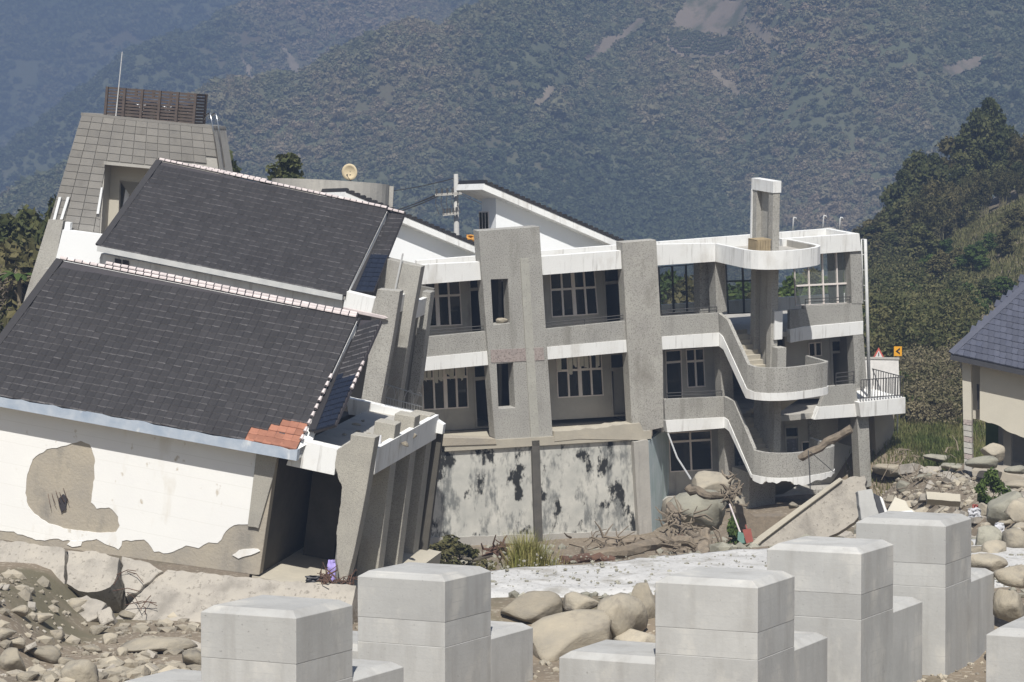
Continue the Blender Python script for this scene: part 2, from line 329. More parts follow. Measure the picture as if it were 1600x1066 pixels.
MT['forest_floor'] = mat('mountain_floor', (.10,.115,.065,1), (.13,.13,.08,1), .02, 1, 0, 1, stain=((.12,.095,.06,1), (.01,.01,.01), .55, .7))
MT['field'] = mat('tilled_field', (.24,.195,.155,1), (.19,.155,.12,1), .06, 1, 0, 1, stain=((.10,.10,.06,1), (.08,.08,.08), .50, .62))
MT['scar'] = mat('bare_slide_earth', (.32,.26,.195,1), (.22,.185,.135,1), .08, 1, 0, 1, stain=((.15,.13,.08,1), (.06,.06,.06), .52, .68))
MT['meadow'] = mat('pale_meadow', (.13,.13,.06,1), (.11,.105,.06,1), .03, 1, 0, 1)
def leaf_cloud(centres, radii, per, size, seed, flat_=.8, droop=0.0, aspect=1.7):
    rd = np.random.default_rng(seed); C_ = np.repeat(np.asarray(centres, float), per, 0); Rr = np.repeat(np.asarray(radii, float), per)
    n = len(C_); d = rd.normal(0, 1, (n, 3)); d /= np.linalg.norm(d, axis=1, keepdims=True); rr = rd.random(n)**.45
    p = C_+d*(rr*Rr)[:, None]*np.array([1, 1, flat_]); 
    nrm = d*.6+rd.normal(0, .7, (n, 3))+np.array([0, 0, .35]); nrm /= np.linalg.norm(nrm, axis=1, keepdims=True)
    t = np.cross(nrm, rd.normal(0, 1, (n, 3))); t /= np.linalg.norm(t, axis=1, keepdims=True)
    if droop: t = t*(1-droop)+np.array([0, 0, -droop]); t /= np.linalg.norm(t, axis=1, keepdims=True)
    b = np.cross(nrm, t); s = size*rd.uniform(.6, 1.4, n)[:, None]
    A = p-t*s*aspect*.5; B = p+b*s*.5; Cc = p+t*s*aspect*.5+nrm*s*.15; Dd = p-b*s*.5
    V = np.stack([A, B, Cc, Dd], 1).reshape(-1, 3); Fq = np.arange(4*n).reshape(n, 4)
    return V, Fq
def crown_proto(seed):
    V, Fq = leaf_cloud([(0, 0, 0), (.3, .2, .25), (-.3, .1, .1), (.05, -.35, .15)], [.75, .6, .6, .6], 34, .34, seed, .85)
    return np_mesh('forest_crown', V, Fq, MT['forest'])
protos = []
pcol = bpy.data.collections.new('forest_crown_shapes')
for k in range(3):
    o = bpy.data.objects.new('forest_crown', crown_proto(k+1)); pcol.objects.link(o); protos.append(o)
def scatter(name, pts, scl, tint, parent=None):
    me = bpy.data.meshes.new(name); me.from_pydata(pts, [], [])
    for nm, d in (('scl', scl), ('tint', tint)):
        a = me.attributes.new(nm, 'FLOAT', 'POINT'); a.data.foreach_set('value', np.asarray(d, np.float32))
    o = link(name, me, parent, kind='stuff')
    ng = bpy.data.node_groups.new(name, 'GeometryNodeTree'); ng.interface.new_socket('Geometry', in_out='INPUT', socket_type='NodeSocketGeometry'); ng.interface.new_socket('Geometry', in_out='OUTPUT', socket_type='NodeSocketGeometry')
    N = ng.nodes; L = ng.links; gi = N.new('NodeGroupInput'); go = N.new('NodeGroupOutput')
    ip = N.new('GeometryNodeInstanceOnPoints'); ci = N.new('GeometryNodeCollectionInfo'); ci.inputs['Collection'].default_value = pcol; ci.inputs['Separate Children'].default_value = True; ci.inputs['Reset Children'].default_value = True
    ip.inputs['Pick Instance'].default_value = True
    sa = N.new('GeometryNodeInputNamedAttribute'); sa.data_type = 'FLOAT'; sa.inputs['Name'].default_value = 'scl'
    rv = N.new('FunctionNodeRandomValue'); rv.data_type = 'FLOAT_VECTOR'; rv.inputs[0].default_value = (-.25, -.25, 0); rv.inputs[1].default_value = (.25, .25, 6.28)
    L.new(gi.outputs[0], ip.inputs['Points']); L.new(ci.outputs[0], ip.inputs['Instance']); L.new(sa.outputs[0], ip.inputs['Scale']); L.new(rv.outputs[0], ip.inputs['Rotation']); L.new(ip.outputs[0], go.inputs[0])
    md = o.modifiers.new('scatter', 'NODES'); md.node_group = ng
    return o
FIELDS = {  # photo outlines of clearings on the slope, laid on the slope itself
 'field': [[(1047,45),(1075,0),(1168,0),(1168,22),(1140,62),(1090,55)], [(1472,104),(1544,92),(1530,108),(1500,122),(1472,126)], [(910,96),(935,72),(985,45),(1000,30),(1022,32),(1000,50),(950,85),(925,100)]],
 'orchard': [[(1042,58),(1090,62),(1150,70),(1150,88),(1110,97),(1070,96),(1044,82)]],
 'scar': [[(832,168),(858,140),(868,140),(862,155),(842,170)], [(1160,30),(1190,45),(1232,85),(1225,95),(1190,68),(1165,50)], [(376,96),(392,108),(412,140),(424,158),(414,156),(394,132)], [(440,72),(455,90),(475,120),(470,150),(462,128),(448,98)], [(1105,112),(1125,118),(1180,160),(1172,165),(1135,145)], [(910,98),(930,74),(945,66),(925,95)]],
 'meadow': [[(1370,80),(1440,62),(1480,72),(1450,100),(1380,112)], [(590,142),(612,134),(634,140),(625,152),(600,154)], [(815,70),(850,65),(910,80),(880,130),(860,138),(855,100)], [(1190,195),(1260,150),(1300,160),(1290,200),(1230,230)]],
}
def ridge_px(x, pts):
    return np.interp(x, [p[0] for p in pts], [p[1] for p in pts])
def mountain(name, Y0, Y1, xw, ridge, seed, nxg, nyg, crown, npts, spur, base=-6):
    xs = np.linspace(-xw, xw, nxg); ys = np.linspace(Y0, Y1+.25*(Y1-Y0), nyg); Xg, Yg = np.meshgrid(xs, ys)
    def h(x, y):
        t = (y-Y0)/(Y1-Y0)
        zt = CAMZ+(HOR+70)/FPX*Y1
        w = spur*fbm(x/(.16*Y1)+seed, y/(.4*Y1)+seed*2, 3, seed)
        tt = t+w
        z = base+(zt-base)*np.clip(tt, 0, 1.2)
        z = z+.034*Y1*fbm(x/(.05*Y1)+3*seed, y/(.06*Y1), 4, seed+1)*np.clip(t*4, 0, 1)
        z = z+.13*Y1*(.5-np.abs(2*fbm(x/(.10*Y1)+5, y/(.34*Y1), 3, seed+3)))*np.clip(t*4, 0, 1)
        px = CX+FPX*x/(y*.9996)
        rz = CAMZ+(HOR-ridge_px(px, ridge))/FPX*(Y1*.93)+.004*Y1*fbm(px/60, 3.3+0*px, 4, seed+2)*2
        k = .012*Y1
        hh = np.clip(.5+.5*(rz-z)/k, 0, 1); z = rz*(1-hh)+z*hh-k*hh*(1-hh)
        return z
    Zg = h(Xg, Yg)
    # drop the far side behind the crest
    Zg = Zg-np.clip((Yg-Y1)/(.25*(Y1-Y0)), 0, 1)**2*.12*Y1
    o = link(name, np_mesh(name, np.stack([Xg.ravel(), Yg.ravel(), Zg.ravel()], 1), grid_faces(nxg, nyg), MT['forest_floor'], True), kind='structure')
    # forest
    m = npts; x = RNG.uniform(-xw, xw, m); y = RNG.uniform(Y0, Y1, m); z = h(x, y)
    px = CX+FPX*x/y; py = HOR-(z-CAMZ)/y*FPX
    ok = (px > -180) & (px < 1780) & (py > -120) & (py < 470)
    polys = [q for n in ('field', 'scar') for q in FIELDS[n]] if name == 'mountain' else ([q for q in FIELDS['scar']] if name != 'far_mountain' else [])
    mead = FIELDS['meadow'] if name == 'mountain' else []
    def vin(poly):
        c = np.zeros(m, bool); n = len(poly)
        for i in range(n):
            x1, y1 = poly[i]; x2, y2 = poly[i-1]
            if y1 == y2: continue
            c ^= ((y1 > py) != (y2 > py)) & (px < (x2-x1)*(py-y1)/(y2-y1)+x1)
        return c
    keep = ok.copy()
    for q in polys: keep &= ~vin(q)
    for q in mead: keep &= ~(vin(q) & (RNG.random(m) < .55))
    if name == 'mountain': keep &= ~vin(FIELDS['orchard'][0])
    x, y, z, px, py = x[keep], y[keep], z[keep], px[keep], py[keep]
    rg = .5-np.abs(2*fbm(x/(.10*Y1)+5, y/(.34*Y1), 3, seed+3))  # ridge term: gully shading put into the crown tint, ridges browner
    t = .31+1.6*fbm(px/260+seed, py/170, 3, seed)+.35*fbm(px/40, py/30, 2, seed+1)+1.0*(rg-.28)+RNG.normal(0, .12, len(x))+.16*np.clip((px-800)/500, 0, 1)-.10*np.clip((300-py)/300, 0, 1)*0
    s = crown*np.exp(RNG.normal(0, .35, len(x)))
    scatter(name+'_forest', np.stack([x, y, z+s*.2], 1), s, np.clip(t, 0, 1), None)
    return h
RID_N = [(-300,400),(0,340),(100,300),(250,240),(360,178),(450,160),(540,132),(635,92),(690,100),(740,70),(800,42),(900,-20),(1000,-90),(2000,-300)]
RID_M = [(-300,330),(0,262),(60,222),(200,128),(325,66),(400,22),(450,-10),(600,-80),(2000,-300)]
RID_F = [(-2000,-60),(3000,-60)]
hN = mountain('mountain', 900, 1250, 330, RID_N, 1, 190, 140, 1.55, 120000, .16)
hM = mountain('middle_mountain', 1500, 1900, 480, RID_M, 2, 120, 80, 2.6, 50000, .14)
hF = mountain('far_mountain', 2250, 2700, 720, RID_F, 3, 90, 60, 5.5, 22000, .2)
for n in ('mountain_forest', 'middle_mountain_forest', 'far_mountain_forest'):
    pass
def on_slope(h, px, py, Y0, Y1):
    d = ray(px, py); Yv = np.linspace(Y0, Y1*1.2, 600); k = Yv/d.y; zx = EYE.z+d.z*k; hh = h(d.x*k, Yv)
    i = np.nonzero(zx <= hh)[0]
    if len(i): i = i[0]; return Vector((d.x*k[i], Yv[i], hh[i]))
    return None
def drape(name, poly, h, Y0, Y1, mt, lift):
    xs_ = [p[0] for p in poly]; ys_ = [p[1] for p in poly]; st = 3
    gx = np.arange(min(xs_)-st, max(xs_)+2*st, st); gy = np.arange(min(ys_)-st, max(ys_)+2*st, st)
    idx = {}; v = []; f = []
    def vert(i, j):
        if (i, j) not in idx:
            p = on_slope(h, gx[i], gy[j], Y0, Y1)
            if p is None: idx[i, j] = None
            else: idx[i, j] = len(v); v.append((p.x, p.y-lift*.5, p.z+lift))
        return idx[i, j]
    for i in range(len(gx)-1):
        for j in range(len(gy)-1):
            wob = 2*mnoise.noise(Vector((gx[i]*.06, gy[j]*.06, 3)))
            if inpoly(gx[i]+st/2+wob, gy[j]+st/2+wob, poly):
                q = [vert(i, j), vert(i+1, j), vert(i+1, j+1), vert(i, j+1)]
                if None not in q: f.append(tuple(q))
    if f: 
        o = MB().add(v, f).build(name, mt, kind='structure', smooth=True); return o
for kind, nm in (('field', 'field'), ('scar', 'landslide'), ('orchard', 'field'), ('meadow', 'meadow')):
    for poly in FIELDS[kind]:
        far = max(p[0] for p in poly) < 480
        if kind == 'meadow': continue
        drape(nm, poly, hM if far else hN, 1500 if far else 900, 1900 if far else 1250, MT['scar' if kind == 'scar' else 'field'], 1.1)
pts = []
for r_ in range(9):
    for c_ in range(26):
        x_ = 1046+c_*4.2+(r_ % 2)*2; y_ = 60+r_*4.2+c_*.35
        if inpoly(x_, y_, FIELDS['orchard'][0]):
            p = on_slope(hN, x_, y_, 900, 1250)
            if p: pts.append((p.x, p.y, p.z+2.6))
if pts: scatter('orchard_rows', pts, [.75]*len(pts), [.3]*len(pts))

# ------------------------------------------------------------------ valley air
hz = bpy.data.materials.new('valley_haze'); hz.use_nodes = True; hn = hz.node_tree
hn.nodes.remove(hn.nodes['Principled BSDF'])
pv = hn.nodes.new('ShaderNodeVolumePrincipled'); pv.inputs['Color'].default_value = (.215,.295,.46,1); pv.inputs['Density'].default_value = 8.2e-4; pv.inputs['Anisotropy'].default_value = 0.0
hn.links.new(pv.outputs[0], hn.nodes['Material Output'].inputs['Volume'])
MB().box(-1500, 1500, -70, 3100, -14, 360).build('haze', hz, kind='stuff')

# ------------------------------------------------------------------ new concrete flood-defence blocks
def chamfered(mb, x0, x1, y0, y1, z0, z1, cx0, cx1, cy0, cy1, ch):
    b = [(x0,y0,z0),(x1,y0,z0),(x1,y1,z0),(x0,y1,z0)]; m = [(x,y,z1-ch) for x,y,_ in b]
    t = [(x0+cx0,y0+cy0,z1),(x1-cx1,y0+cy0,z1),(x1-cx1,y1-cy1,z1),(x0+cx0,y1-cy1,z1)]
    f = [(3,2,1,0)]+[(i,(i+1)%4,4+(i+1)%4,4+i) for i in range(4)]+[(4+i,4+(i+1)%4,8+(i+1)%4,8+i) for i in range(4)]+[(8,9,10,11)]
    return mb.add(b+m+t, f)
W = 1.77; CH, CI = .10, .15
BLK = [  # nearest corner in the photo, distance, label
 (462.5, 966.6, 40.0, 'leftmost pale concrete cross block in front of the broken foundation'),
 (695, 909, 44.9, 'pale concrete cross block before the stained wall, second from the left'),
 (1184, 919, 40.9, 'pale concrete cross block in the middle, in front of the tan boulders'),
 (1345.5, 866, 45.0, 'pale concrete cross block between the middle one and the farthest tall one'),
 (1477.6, 823, 48.4, 'tallest, farthest pale concrete cross block before the rubble at the right'),
 (1730, 1004, 36.6, 'pale concrete cross block cut by the right edge of the picture')]
for i, (px, py, D, lab) in enumerate(BLK):
    c = P(px, py, D); th = R(-26+random.uniform(-1.2, 1.2)); base = -1.0
    M = Matrix.Translation((c.x, c.y, 0)) @ Matrix.Rotation(th, 4, 'Z')
    t = thing('concrete_block', lab, 'concrete block', M, 'new concrete blocks along the river bank')
    zt = c.z+CH; za = c.z-1.16+CH; zj = c.z-.72
    e = .003
    # local: x to the right along the front, corner at x=0,y=0 ; column spans x -W..0, y 0..W
    chamfered(MB(), -W, 0, 0, W, zj+.0012, zt, CI, CI, CI, CI, CH).build('top_course', MT['concrete'], t, bevel=.006)
    MB().box(-W+.004, -.004, .004, W-.004, zj-.0012, zj+.0012).build('joint', MT['concrete'], t)
    MB().box(-W+e, -e, e, W-e, za-CH, zj-.0012).build('middle_course', MT['concrete'], t, bevel=.006)
    MB().box(-W+.008, -.008, .008, W-.008, za-CH-.02, za-CH).build('joint', MT['concrete'], t)
    MB().box(-W, 0, 0, W, base, za-CH-.004).build('base_course', MT['concrete'], t, bevel=.006)
    chamfered(MB(), -2*W+.05, -W-.001, 0.003, W-.003, base, za-.18, CI, 0, CI, CI, CH).build('side_arm', MT['concrete'], t, bevel=.006)
    chamfered(MB(), -W+.003, -0.003, W+.001, 2*W-.05, base, za-.08, CI, CI, 0, CI, CH).build('back_arm', MT['concrete'], t, bevel=.006)

# ------------------------------------------------------------------ the tilted school building (centre)
FC = Fr(850, 550, 105, 28, 7, -.088)
C = thing('school_building', 'tilted grey two-storey school building with white bands and a curved outside staircase', 'building', FC.M)
def cpoly(name, pts, y0, y1, m, parent=None, holes=(), label=None, bevel=.012, ref=None, **k):
    yr = y0 if ref is None else ref
    return MB().prism(FC.ls(pts, yr), y0, y1, [FC.ls(h, yr) for h in holes]).build(name, MT[m], parent or C, label, bevel=bevel, **k)
# pillars
pA = cpoly('pillar', [(748,361),(843,354),(864,686),(774,692)], -.25, .25, 'pebble', holes=[[(767,437),(794,436),(797,505),(771,508)], [(776,569),(802,567),(805,637),(779,639)]], label='wide pillar with two slot openings')
MB().prism(FC.ls([(813,404),(826,404),(843,687),(830,688)], -.29), -.29, -.2501).build('pale_strip', MT['strip'], pA)
MB().prism(FC.ls([(766.5,547),(849,543),(850.5,563),(768,567)], -.27), -.27, -.2502).build('terrazzo_band', MT['pinkish'], pA)
cpoly('pillar', [(972,379),(1025.5,375),(1036,560),(1037,668),(1010,674),(988,676)], -.25, .25, 'pebble_warm', label='plain pillar with patched foot')
cpoly('corridor_pillar', [(1093,410),(1116,409),(1117,488),(1094,490)], 1.1, 1.6, 'pebble', ref=1.1)
cpoly('pillar', [(1117,408),(1133,408),(1136,487),(1120,491)], .05, .6, 'pebble')
cpoly('pillar', [(1124,541),(1142,540),(1148,640),(1129,640)], .3, .8, 'pebble_warm')
cpoly('pillar', [(1131,668),(1146,667),(1150,770),(1134,772)], .3, .8, 'pebble_warm')
cpoly('end_pillar', [(1328,392),(1345,391),(1349,475),(1331,475)], -.02, .5, 'pebble')
cpoly('end_pillar', [(1333,523),(1349,522),(1355,604),(1337,606)], -.02, .5, 'pebble')
cpoly('end_pillar', [(1339,652),(1357,651),(1362,760),(1345,764)], -.02, .5, 'pebble_warm')
cpoly('pillar', [(1264,655),(1281,654),(1284,760),(1268,762)], 1.9, 2.4, 'pebble', ref=1.9)
MB().prism(FC.ls([(1366,649),(1398,646),(1397,672),(1391,690),(1386,720),(1380,748),(1371,752)], 1.0), 1.0, 4.5).build('end_wall', MT['render'], C, label='broken tan end wall under the balcony')
# parapets of the roof
cpoly('roof_parapet', [(655,414),(757,409),(758.5,437),(655,445)], -.1, .15, 'white')
cpoly('roof_parapet', [(846,401),(973,391.5),(974,420),(848,430)], -.1, .15, 'white')
cpoly('roof_parapet', [(1025,382),(1118,380.5),(1118,409),(1027,415)], -.1, .15, 'white')
cpoly('roof_parapet', [(1222,373.5),(1343,365),(1346,392),(1225,401)], -.1, .15, 'white')
xa, za = FC.l(1343, 365); zz = FC.l(1343, 392)[1]
MB().box(xa-.25, xa-.001, .15, 2.2, zz, za-.01).build('roof_parapet', MT['white'], C)
xL, zL = FC.l(655, 414); xR = xa
zr = za-.02
MB().prism([(FC.l(655,416,2)[0], FC.l(655,416)[1]-.1), (xa, zr), (xa, zr-.75), (FC.l(655,416,2)[0], FC.l(655,416)[1]-.85)], 2.2, 2.4).build('roof_parapet', MT['white'], C, label='rear white parapet')
# roof slab, floor slabs
def slab(name, pL, pR, y0, y1, th, m='slab', dz=0.0):
    (x0, z0), (x1, z1) = FC.l(*pL), FC.l(*pR)
    return MB().prism([(x0, z0+dz), (x1, z1+dz), (x1, z1+dz-th), (x0, z0+dz-th)], y0, y1).build(name, MT[m], C)
slab('roof_slab', (655,436), (1343,383), .16, 2.19, .22, 'render_grey')
slab('room_roof', (655,452), (1015,424), 2.41, 7.0, .15, 'render_grey')
slab('floor_slab', (640,566), (1349,510), .16, 7.0, .22, 'render_grey')
slab('ground_slab', (690,690), (1012,671), -.32, 7.0, .35, 'slab')
slab('ground_slab', (1037,668), (1345,640), .2, 7.0, .25, 'render_grey')
# balustrade walls with white band below
def rail(tl, tr, br, bl, wbr, wbl, y=-.12):
    cpoly('balustrade_wall', [tl, tr, br, bl], y, y+.2, 'pebble')
    cpoly('white_band', [bl, br, wbr, wbl], y-.03, y+.28, 'white')
rail((650,528),(762,517.5),(766,548.5),(650,560),(768,570),(650,581))
rail((846,515),(978,501.5),(982,531),(850,543),(984,550),(850,562.5))
rail((1031,495),(1122,489),(1124,520),(1033,526.5),(1124,541),(1035,546.5))
rail((1038,624),(1131,620),(1132,652),(1040,657),(1134,669),(1043,676))
cpoly('balustrade_wall', [(1234,485),(1256,483),(1256,478),(1347,473.5),(1349,502),(1256,510.5),(1234,515)], .0, .2, 'pebble')
cpoly('white_band', [(1234,515),(1256,510.5),(1349,502),(1349,522.5),(1257,532),(1235,536)], -.03, .25, 'white')
cpoly('balustrade_wall', [(1292,604),(1337,600),(1341,631),(1280,636)], .0, .2, 'pebble')
cpoly('white_band', [(1280,636),(1341,631),(1342,651),(1272,656)], -.03, .25, 'white')
# inner wall of the rooms (set back behind the gallery) with windows and doors
YI = 2.0
def inner(px4, wins, doors, name='room_wall', m='render_grey'):
    hs = [FC.ls(w[0], YI) for w in wins]+[FC.ls(d, YI) for d in doors]
    w = MB().prism(FC.ls(px4, YI), YI, YI+.18, hs).build(name, MT[m], C)
    for quad, cols, rows, heads in wins: window(C, FC, quad, YI, cols, rows, heads)
    for d in doors: door(C, FC, d, YI)
    return w
def lerp(a, b, t): return (a[0]+(b[0]-a[0])*t, a[1]+(b[1]-a[1])*t)
def window(T, F, quad, y, cols, transom, thick=(), fm='frame', gm='glass', fw=.05):
    """quad: tl,tr,br,bl in photo pixels; cols panes across; transom = height share of the top lights"""
    q = F.ls(quad, y)
    tl, tr, br, bl = q
    def pt(u, v): return lerp(lerp(tl, tr, u), lerp(bl, br, u), v)
    fr = MB()
    us = [i/cols for i in range(cols+1)]; vs = [0, transom, 1] if transom else [0, 1]
    Wd = abs(tr[0]-tl[0]); H = abs(tl[1]-bl[1]); a = fw/Wd; b = fw/H
    for i, u in enumerate(us):
        w = a*(1.7 if i in thick else .8); u0 = max(0, u-w); u1 = min(1, u+w)
        fr.prism([pt(u0,0), pt(u1,0), pt(u1,1), pt(u0,1)], y-.03-.004*(i % 2), y+.06)
    for j, v in enumerate(vs):
        w = b*.9; v0 = max(0, v-w); v1 = min(1, v+w)
        fr.prism([pt(0,v0), pt(1,v0), pt(1,v1), pt(0,v1)], y-.036, y+.066)
    o = fr.build('window_frame', MT[fm], T)
    for i in range(cols):
        for j in range(len(vs)-1):
            MB().prism([pt(us[i]+a*.5, vs[j]+b*.5), pt(us[i+1]-a*.5, vs[j]+b*.5), pt(us[i+1]-a*.5, vs[j+1]-b*.5), pt(us[i]+a*.5, vs[j+1]-b*.5)], y+.012, y+.02).build('pane', MT[gm], o)
    return o
def door(T, F, quad, y, leaf=None):
    tl, tr, br, bl = F.ls(quad, y); fr = MB()
    def pt(u, v): return lerp(lerp(tl, tr, u), lerp(bl, br, u), v)
    for u0, u1 in ((0, .1), (.9, 1)): fr.prism([pt(u0,0), pt(u1,0), pt(u1,1), pt(u0,1)], y-.03, y+.1)
    fr.prism([pt(0,0), pt(1,0), pt(1,.06), pt(0,.06)], y-.035, y+.105); fr.prism([pt(0,.26), pt(1,.26), pt(1,.31), pt(0,.31)], y-.035, y+.105)
    o = fr.build('door_frame', MT['render_grey'], T)
    MB().prism([pt(.1,.06), pt(.9,.06), pt(.9,.26), pt(.1,.26)], y+.03, y+.04).build('pane', MT['glass'], o)
    return o
inner([(650,418),(760,418),(768,545),(650,555)], [([(662,425),(717,422),(722,508),(666,511)], 3, .45, (1,))], [[(731,425),(757,423),(761,520),(735,522)]])
inner([(838,412),(985,402),(990,530),(842,540)], [([(858,415),(928,411),(934.5,491),(862,496)], 4, .47, (2,))], [[(941,416),(971,414),(975,506),(946,509)]])
inner([(645,555),(770,548),(775,668),(650,676)], [([(658,560),(729,556),(732,637),(661,641)], 4, .40, (2,))], [[(738,562),(764,560),(769,665),(743,668)]])
inner([(845,545),(992,535),(996,649),(856,657)], [([(868,549),(939,545),(943,618),(871,622)], 4, .42, (2,))], [[(951,549),(978,547),(982,647),(956,649)]])
MB().prism(FC.ls([(958,572),(976,571),(978,645),(960,647)], YI+.25), YI+.25, YI+.3).build('door_leaf', MT['render_grey'], C)
inner([(1022,530),(1128,526),(1132,640),(1026,645)], [([(1039,548),(1064,546),(1067,640),(1042,642)], 1, .2, ()), ([(1071,546),(1099,544),(1102,604),(1074,606)], 2, .32, ())], [])
inner([(1022,655),(1134,650),(1138,775),(1026,780)], [([(1044,676),(1111,672),(1113,734),(1047,738)], 2, .24, ())], [])
inner([(1225,515),(1345,505),(1350,620),(1232,625)], [([(1263,536),(1283,534),(1284,556),(1264,558)], 2, 0, ())], [[(1296,530),(1333,527),(1336,600),(1299,603)]])
inner([(1190,640),(1345,630),(1352,760),(1196,765)], [([(1252,690),(1271,689),(1272,716),(1253,717)], 1, 0, ())], [[(1225,665),(1248,664),(1250,730),(1228,732)]])
# rear wall of the building and cross walls, dark rooms behind
(x0, _), (x1, _) = FC.l(650, 500), FC.l(1020, 500)
zg = FC.l(860, 672)[1]; zt = FC.l(860, 405)[1]
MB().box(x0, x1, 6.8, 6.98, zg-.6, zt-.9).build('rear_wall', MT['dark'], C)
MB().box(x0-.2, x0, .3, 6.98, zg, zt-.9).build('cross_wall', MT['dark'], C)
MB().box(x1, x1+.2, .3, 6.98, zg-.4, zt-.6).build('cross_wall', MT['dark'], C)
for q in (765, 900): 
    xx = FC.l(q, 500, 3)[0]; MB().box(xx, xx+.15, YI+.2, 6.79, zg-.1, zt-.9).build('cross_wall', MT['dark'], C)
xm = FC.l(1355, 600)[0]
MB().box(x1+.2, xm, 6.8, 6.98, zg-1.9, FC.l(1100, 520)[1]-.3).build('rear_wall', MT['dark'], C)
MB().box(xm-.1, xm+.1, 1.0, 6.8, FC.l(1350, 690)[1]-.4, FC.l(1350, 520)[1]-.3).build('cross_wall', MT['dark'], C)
slab('basement_floor', (1030,790), (1360,768), 1.0, 6.8, .2, 'render_grey')
# upper gallery glazing: clear panes on both sides
for quad, cols, tr in (([(1029,417),(1093,412),(1095,488),(1032,492)], 3, 0), ([(1134,412),(1186,411),(1188,489),(1138,491)], 2, .35)):
    window(C, FC, quad, 2.5, cols, tr, (), 'frame_dark', 'glass_clear', .035)
window(C, FC, [(1240,396),(1328,391),(1331,474),(1243,478)], .35, 4, .62, (), 'frame', 'glass_clear', .035)
(xb0, zb0), (xb1, zb1) = FC.l(1010, 478, 2.75), FC.l(1335, 458, 2.75)
MB().prism([(xb0, zb0), (xb1, zb1), (xb1, zb1-.6), (xb0, zb0-.6)], 2.75, 2.9).build('rear_balustrade', MT['white'], C)
for q in (1318,):
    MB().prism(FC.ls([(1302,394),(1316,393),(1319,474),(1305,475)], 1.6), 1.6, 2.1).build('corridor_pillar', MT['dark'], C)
# handrails on the galleries
def handrail(a, b, h=(0, 7, 14), y=-.02, n=0, posts=True):
    mb = MB(); A, B = FC.p3(*a, y), FC.p3(*b, y)
    for k in h: mb.tube([A+Vector((0, 0, k*.0263)), B+Vector((0, 0, k*.0263))], .02, 5)
    m = max(1, int((B-A).length/1.6))
    for i in range(m+1): q = A+(B-A)*(i/m); mb.tube([q, q+Vector((0, 0, max(h)*.0263))], .02, 5)
    mb.build('handrail', MT['iron'], C)
handrail((668,526),(758,518), (4, 9)); handrail((850,514),(975,501), (4, 9)); handrail((1034,494),(1120,488), (4, 9)); handrail((1042,623),(1128,619), (4, 9)); handrail((1258,477),(1328,473), (5, 10)); handrail((1306,602),(1334,599), (6, 13, 20))

# ------------------------------------------------------------------ outside staircase with round landings, ring roof and central fin
NOSE = [(8.23,0.05),(8.23,-2.2),(8.33,-2.6),(8.5,-2.88),(8.75,-3.1),(9.1,-3.26),(9.44,-3.34),(9.9,-3.36),(10.39,-3.3),(10.9,-3.16),(11.4,-2.95),(11.75,-2.65),(11.92,-2.3),(11.95,-1.9),(11.95,0.05)]
def offset(path, d):
    out = []
    for i, p in enumerate(path):
        a = Vector(path[max(i-1, 0)]); b = Vector(path[min(i+1, len(path)-1)]); t = (b-a).normalized(); n = Vector((-t.y, t.x)); q = Vector(p)+n*d; out.append((q.x, q.y))
    return out
def wallstrip(mb, path, ztop, zbot, th):
    """a wall of thickness th following a plan path; ztop / zbot are lists per point"""
    inn = offset(path, th); n = len(path); v = []
    for (x, y), (a, b), t, z in zip(path, inn, ztop, zbot): v += [(x, y, t), (x, y, z), (a, b, t), (a, b, z)]
    f = []
    for i in range(n-1):
        k = 4*i; f += [(k, k+1, k+5, k+4), (k+2, k+6, k+7, k+3), (k, k+4, k+6, k+2), (k+1, k+3, k+7, k+5)]
    f += [(0, 2, 3, 1), (4*n-4, 4*n-3, 4*n-1, 4*n-2)]
    return mb.add(v, f)
XL = 8.23
def nose(dx, sy):
    B = NOSE[:9]+[(10.9,-3.24),(11.4,-3.12),(11.72,-2.98),(11.9,-2.78),(11.96,-2.4),(11.96,.05)]
    return [(x+dx, y*sy if y < 0 else y) for x, y in B]
zt_ring = FC.l(1118, 381)[1]; zb_ring = FC.l(1118, 409)[1]
ring = wallstrip(MB(), NOSE, [zt_ring]*len(NOSE), [zb_ring]*len(NOSE), .16).build('ring_parapet', MT['white'], C, label='curved white parapet of the stair tower')
wallstrip(MB(), offset(NOSE, .162), [zt_ring-.03]*len(NOSE), [zt_ring-.5]*len(NOSE), .02).build('parapet_lining', MT['render_grey'], ring)
MB().add([(x, y, zt_ring-.30) for x, y in offset(NOSE, .1)]+[(x, y, zb_ring+.02) for x, y in offset(NOSE, .1)], [tuple(range(len(NOSE)))]+[tuple(range(2*len(NOSE)-1, len(NOSE)-1, -1))]+[(i, i+1, len(NOSE)+i+1, len(NOSE)+i) for i in range(len(NOSE)-1)]+[(len(NOSE)-1, 0, len(NOSE), 2*len(NOSE)-1)]).build('stair_roof_deck', MT['render_grey'], C)
